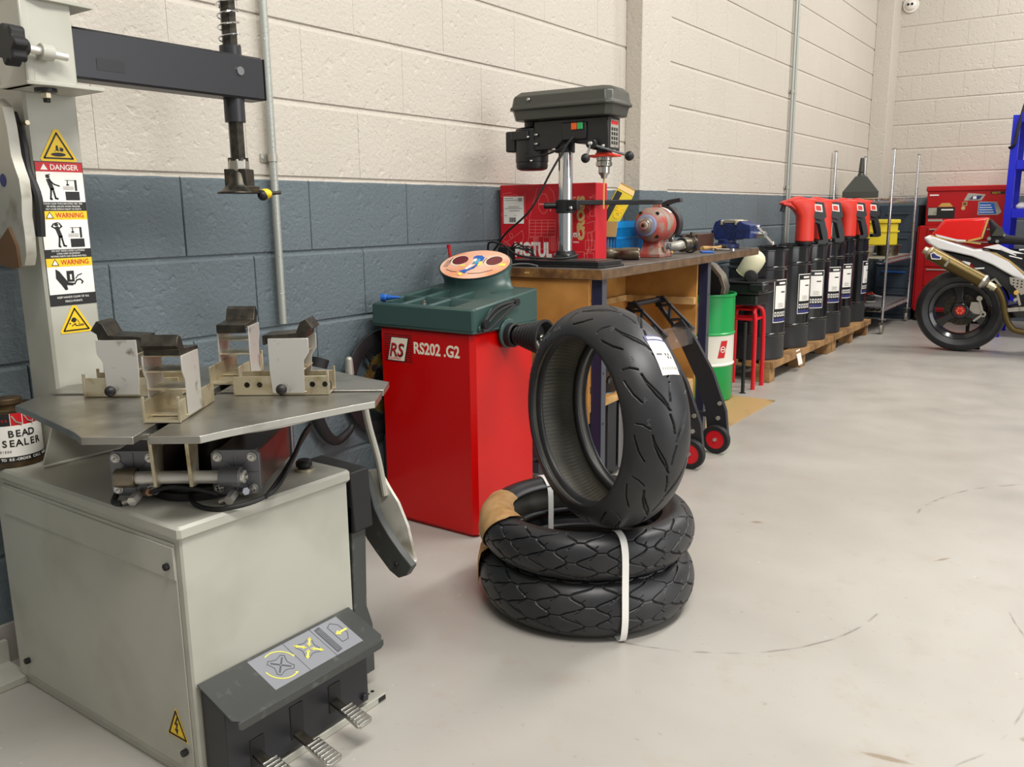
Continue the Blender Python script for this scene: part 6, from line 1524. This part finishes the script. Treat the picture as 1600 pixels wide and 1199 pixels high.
# parts hanging on the blue wall between the machines
t = thing('wheel_sprocket', 'black wheel with gold sprocket leaning on the wall left of the red cabinet', 'wheel', (.028, 2.20, .0))
b = B(); X = TR(0, .06, .50) @ RY(PI/2)
b.lathe([(.150, -.012), (.175, -.018), (.195, -.008), (.198, .0), (.195, .006), (.175, .010), (.150, .008)], 'tyre', X, n=56, close=True); b.build('rim', t)
b = B(); n = 44; pts = []
for i in range(n*4): a = 2*PI*i/(n*4); pts.append(((.108+(.006 if i % 4 in (1, 2) else 0))*math.cos(a), (.108+(.006 if i % 4 in (1, 2) else 0))*math.sin(a)))
vs = [(x, y, z) for z in (0, .006) for x, y in pts]; N_ = len(pts); vs += [(x*.66, y*.66, z) for z in (0, .006) for x, y in pts]
fs = []
for i in range(N_):
    j = (i+1) % N_; fs += [(i, j, N_+j, N_+i), (N_+i, N_+j, 3*N_+j, 3*N_+i), (3*N_+i, 3*N_+j, 2*N_+j, 2*N_+i), (2*N_+i, 2*N_+j, j, i)]
b.add(vs, fs, 'brass', X @ TR(0, 0, .010)); 
for k in range(8): a = k*PI/4; b.disc(.088*math.cos(a), .088*math.sin(a), .013, 'black', X, .0022, .016)
for k in range(5): a = k*2*PI/5; b.line([(.02*math.cos(a), .02*math.sin(a)), (.155*math.cos(a), .155*math.sin(a))], .016, 'black', X, .008, .0)
q = b.build('sprocket', t); q['label'] = 'gold toothed sprocket ring'
b = B(); b.cyl((.0, .06, .30), (0, .06, .0), .01, 'black'); b.build('stand', t)
b = B(); b.tube([(0, 0, .30), (.0, -.03, .22), (0, -.035, .12), (.0, -.0, .04), (0, .05, .0), (0, .11, .02), (0, .13, .04)], lambda q: .030-.020*q, 'darkrubber', n=12); tag(b.build('black_hook'), 'curved black bracket hanging on the blue wall behind the turntable', 'bracket', loc=(.035, 1.955, .33))
b = B(); b.cyl((0, 0, 0), (0, 0, .05), .016, 'castgrey', r1=.013, n=16); b.sph((0, 0, .05), .013, 'castgrey'); b.cyl((0, 0, 0), (0, 0, -.04), .017, 'black', n=16); tag(b.build('grip_end'), 'grey rounded grip end standing above the turntable edge by the sprocket', 'grip', loc=(.05, 2.07, .56))
b = B(); b.lathe([(0, 0), (.030, 0), (.032, .004), (.032, .05), (.0, .05)], 'white', n=28); b.lathe([(.0322, .012), (.0324, .012), (.0324, .045), (.0322, .045)], 'orangered', n=28, close=True); b.lathe([(0, .05), (.030, .05), (.022, .075), (.012, .08), (.012, .095), (0, .095)], 'white', n=28); F = FX((.0326, 0, 0)); b.disc(0, .03, .006, 'white', F)
tag(b.build('spray_bottle'), 'small white and orange bottle on the back of the grey tyre machine', 'bottle', loc=(.24, 1.20, .5505))

# ================================================================ motorcycle (frame: x forward, z up, origin under the rear wheel)
def build_bike():
    t = thing('motorcycle', 'red, white and black racing motorcycle seen from the tail, parked on the right', 'motorcycle', (1.235, 7.48, 0), math.radians(3))
    R = .322
    def XZ(y): return FY((0, y, 0))
    WX = fr((0, 0, R), (1, 0, 0), (0, 0, 1))   # z = -y (towards the camera)
    b = B(); pr = []
    for i in range(25):
        a = math.radians(-80+160*i/24); pr.append((R-.075+.075*max(math.cos(a), 0)**.8, .088*math.sin(a)))
    pr += [(.222, .066), (.216, .060), (.216, -.060), (.222, -.066)]
    b.lathe(pr, 'tyre', WX, n=96, close=True); b.build('rear_tyre', t)
    b = B(); b.lathe([(.218, -.07), (.222, -.072), (.222, -.06), (.195, -.035), (.195, .035), (.222, .060), (.222, .072), (.214, .070), (.188, .05), (.182, .03), (.182, -.03)], 'carpaint', WX, n=80, close=True)
    for k in range(3):
        a = PI/2+k*2*PI/3+.12; X = WX @ RZ(a)
        b.prism([(.04, -.032), (.10, -.022), (.19, -.040), (.19, .040), (.10, .022), (.04, .032)], -.005, .040, 'carpaint', X)
    b.lathe([(.0, .05), (.058, .05), (.064, .042), (.066, -.03), (0, -.03)], 'carpaint', WX, n=40); b.build('rear_wheel', t, bev=.004)
    b = B(); b.lathe([(.0, .052), (.034, .052), (.036, .055), (.030, .060), (0, .060)], 'red', WX, n=36)
    for k in range(6): a = k*PI/3; b.disc(.02*math.cos(a), .02*math.sin(a), .005, 'gold', WX, .001, .060)
    q = b.build('hub_cap', t); q['label'] = 'red hub cap'
    b = B(); b.lathe([(.06, -.055), (.125, -.055), (.125, -.050), (.06, -.050)], 'darksteel', WX, n=60, close=True); b.lathe([(.0, -.075), (.185, -.070), (.185, -.060), (.0, -.060)], 'black', WX, n=40, a0=-.5, a1=3.1); b.build('brake_disc', t)
    b = B(); b.prism([(.06, -.05), (.13, -.045), (.145, .0), (.12, .05), (.06, .05), (.05, .0)], -.02, .03, 'aluminium', WX @ TR(.01, .02, 0)); b.cyl(WX @ Vector((.16, -.02, .03)), WX @ Vector((.16, -.02, .055)), .022, 'aluminium'); b.cyl(WX @ Vector((.16, -.02, .055)), WX @ Vector((.16, -.02, .06)), .010, 'black'); b.cyl(WX @ Vector((.125, .10, .02)), WX @ Vector((.125, .10, .045)), .022, 'aluminium'); b.line([(.10, -.075), (.16, -.02), (.12, .10)], .018, 'aluminium', WX, .012, .03); b.build('brake_caliper', t, bev=.003)
    b = B(); b.box((.0, .10, R-.11), (.10, .03, .035), 'gold'); b.box((.01, .085, R-.105), (.06, .03, .02), 'orangered'); b.build('front_caliper_view', t)
    # single sided swingarm and rear hugger
    b = B(); b.prism([(-.03, .27), (.06, .26), (.30, .36), (.52, .42), (.56, .38), (.52, .30), (.32, .26), (.10, .24)], .09, .15, 'carpaint', XZ(0) @ Matrix.Diagonal((1, 1, -1, 1))); b.build('swingarm', t, bev=.008)
    b = B()
    b.lathe([(R+.012, -.07), (R+.022, -.04), (R+.024, .04), (R+.012, .07), (R+.009, .07), (R+.020, .04), (R+.018, -.04), (R+.008, -.07)], 'carpaint', WX, n=24, close=True, a0=.30, a1=1.35); b.build('hugger', t)
    # silencer and pipe
    p0, p1 = Vector((-.235, -.20, .775)), Vector((.165, -.20, .555)); d = (p1-p0).normalized(); X = axis_frame(p0, p1) ; L = (p1-p0).length
    b = B(); b.lathe([(.026, -.045), (.028, -.040), (.028, -.02), (.050, .0), (.052, .01)], 'zinc', X, n=36); b.lathe([(0.0, -.03), (.022, -.03), (.022, -.044), (.026, -.045)], 'black', X, n=36); b.lathe([(.052, .01), (.055, .012), (.055, .02), (.0535, .022), (.0535, L-.03)], 'titan', X, n=36); b.lathe([(.0535, L-.03), (.056, L-.028), (.056, L-.012), (.052, L-.008), (.035, L+.01), (.024, L+.015)], 'aluminium', X, n=36); si = b.build('silencer', t)
    b = B()
    nrm = Vector((0, -1, 0)); F = fr(p0+d*.045+nrm*.0545, d, Vector((0, 0, 1)))
    b.prism([(-.03, .0), (-.012, .024), (.018, .018), (.05, .022), (.058, .0), (.03, -.016), (.0, -.03)], 0, .002, 'white', F); b.prism([(-.022, .0), (-.010, .017), (.018, .011), (.045, .015), (.049, .001), (.028, -.009), (.0, -.022)], .002, .003, 'navy', F); b.rect(.10, -.03, .118, .03, 'aluminium', F, .003, -.004)
    q = b.build('emblem', si); q['label'] = 'white and blue maker emblem on the silencer'
    b = B(); b.tube([p1-d*.01, p1+d*.05, (.24, -.20, .52), (.285, -.19, .44), (.31, -.18, .33), (.35, -.17, .24), (.41, -.16, .20), (.60, -.12, .18)], .022, 'titan', n=16); b.tube([p1+d*.02, p1+d*.08], .026, 'zinc', n=16, sub=1); b.build('exhaust_pipe', t)
    # tail unit
    def shell(name, outline, hw, mt, taper=.75, bev=.01):
        b = B(); vs = []; n = len(outline)
        for k, (yy, s) in enumerate(((-hw, taper), (-hw*.8, 1), (hw*.8, 1), (hw, taper))):
            cx_ = sum(p[0] for p in outline)/n; cz_ = sum(p[1] for p in outline)/n
            vs += [(cx_+(x-cx_)*(.92 if s < 1 else 1), yy, cz_+(z-cz_)*s) for x, z in outline]
        fs = [tuple(range(n)), tuple(range(4*n-1, 3*n-1, -1))]
        for k in range(3):
            for i in range(n): fs.append((k*n+i, k*n+n+i, k*n+n+(i+1) % n, k*n+(i+1) % n))
        b.add(vs, fs, mt); return b.build(name, t, bev=bev)
    tw = [(-.295, .885), (-.25, .905), (-.12, .86), (.06, .80), (.22, .80), (.30, .74), (.42, .62), (.44, .56), (.36, .585), (.20, .68), (.05, .745), (-.08, .775), (-.20, .80), (-.27, .845)]
    shell('tail_fairing', tw, .115, 'fairwhite', .9)
    shell('seat_hump', [(-.245, .905), (-.19, .985), (-.165, 1.02), (.14, 1.035), (.13, .98), (.105, .875), (.02, .855), (-.12, .87)], .105, 'fairred', .93)
    b = B(); F = XZ(-.107); b.line([(.135, 1.025), (.105, .885), (.02, .862)], .014, 'gold', F, .002); b.line([(-.24, .90), (-.12, .868), (.03, .85), (.10, .84)], .009, 'gold', F, .002); b.prism([(-.215, .912), (-.06, .872), (.0, .868), (.0, .858), (-.06, .858), (-.20, .892)], 0, .002, 'fairwhite', XZ(-.1085)); F = XZ(-.117); b.line([(.16, .79), (.30, .72), (.43, .60)], .009, 'gold', F, .002)
    q = b.build('tail_graphics', t); q['label'] = 'gold pinstripe and white flash'
    shell('seat_pad', [(.14, 1.03), (.16, .90), (.14, .84), (.30, .84), (.50, .82), (.72, .83), (.74, .87), (.60, .885), (.38, .89), (.26, .90), (.20, .97)], .12, 'cloth', .85, .02)
    shell('side_panel', [(.10, .80), (.22, .80), (.40, .80), (.70, .78), (.74, .66), (.52, .62), (.42, .64), (.30, .72), (.20, .78)], .125, 'carpaint', .85)
    b = B(); F = XZ(-.128); b.prism([(.12, .815), (.22, .84), (.30, .80), (.40, .77), (.30, .775), (.24, .795)], 0, .002, 'fairwhite', F); b.line([(.24, .80), (.34, .76)], .008, 'fairwhite', F, .002); b.line([(.36, .80), (.50, .81)], .010, 'fairwhite', F, .002); b.line([(.30, .755), (.38, .735)], .008, 'fairwhite', F, .002); q = b.build('side_graphics', t); q['label'] = 'white brush stroke graphics'
    shell('undertray', [(-.24, .80), (-.08, .77), (.10, .73), (.30, .63), (.42, .56), (.50, .40), (.42, .36), (.30, .50), (.12, .62), (.04, .70), (-.14, .74), (-.26, .76), (-.28, .74), (-.21, .80)], .07, 'black', .9)
    b = B()
    for x, z, r in ((.155, .88, .014), (.21, .86, .012), (.25, .905, .010)): b.cyl((x, -.121, z), (x, -.128, z), r, 'chrome', n=12)
    b.prism([(.17, .90), (.205, .97), (.235, .96), (.25, .90)], 0, .03, 'presspaint', XZ(-.11)); b.build('seat_fastener', t)
    b = B(); b.tube([(.02, -.1, .67), (-.02, -.14, .69), (-.08, -.16, .70)], .008, 'chrome'); b.line([(-.10, .64), (-.04, .685), (.0, .70), (.04, .69)], .022, 'fairwhite', XZ(-.13), .012); b.line([(-.04, .64), (.06, .66)], .012, 'fairwhite', XZ(-.12), .01); b.line([(.08, .655), (.14, .66)], .010, 'fairwhite', XZ(-.12), .01); b.build('silencer_bracket', t)
    # rear set plate
    b = B(); F = XZ(-.16); b.prism([(.315, .60), (.44, .585), (.46, .50), (.40, .47), (.36, .52), (.325, .55)], 0, .008, 'aluminium', F)
    for i in range(4):
        for j in range(3): b.disc(.345+.026*i, .580-.022*j-.004*i, .006, 'black', F, .001, .008)
    b.line([(.29, .35), (.40, .365), (.52, .38)], .03, 'aluminium', F, .010); b.cyl((.37, -.17, .49), (.37, -.21, .49), .016, 'gold'); b.cyl((.37, -.17, .44), (.37, -.25, .44), .012, 'aluminium'); b.line([(.37, .50), (.40, .40)], .016, 'aluminium', F, .010, .004); b.build('footrest_bracket', t, bev=.002)
    b = B(); b.line([(.17, .55), (.22, .58), (.26, .53), (.20, .50)], .014, 'aluminium', XZ(-.12), .01, closed=True); b.build('shock_linkage', t)
    # front half, past the frame edge
    shell('fuel_tank', [(.62, .84), (.66, .98), (.80, 1.06), (1.02, 1.05), (1.10, .96), (1.06, .82), (.80, .78)], .16, 'fairred', .7, .03)
    shell('engine_fairing', [(.50, .42), (.52, .64), (.74, .80), (1.10, .86), (1.36, 1.02), (1.42, .92), (1.40, .66), (1.24, .34), (1.0, .20), (.60, .18)], .20, 'fairwhite', .85, .02)
    shell('windscreen', [(1.06, 1.04), (1.20, 1.18), (1.36, 1.10), (1.42, .98), (1.20, 1.0)], .13, 'carpaint', .8, .02)
    FW = fr((1.40, 0, .30), (1, 0, 0), (0, 0, 1)); b = B(); b.lathe([(.30, .0), (.288, .045), (.25, .06), (.215, .05), (.215, -.05), (.25, -.06), (.288, -.045)], 'tyre', FW, n=72, close=True); b.build('front_tyre', t)
    b = B(); b.lathe([(.216, -.05), (.216, .05), (.19, .03), (.19, -.03)], 'carpaint', FW, n=60, close=True)
    for k in range(3): b.prism([(.0, -.03), (.195, -.03), (.195, .03), (0, .03)], -.015, .015, 'carpaint', FW @ RZ(k*2*PI/3))
    b.build('front_wheel', t)
    b = B()
    for s in (-1, 1): b.cyl((1.40, s*.09, .30), (1.20, s*.10, .95), .022, 'gold'); b.cyl((1.16, s*.10, .95), (1.06, s*.30, .93), .013, 'black')
    b.build('fork', t)
    b = B(); b.cyl((.05, .14, .02), (.05, .16, .30), .014, 'black'); b.cyl((-.05, .14, .015), (.15, .14, .015), .015, 'black'); b.build('stand', t)
build_bike()
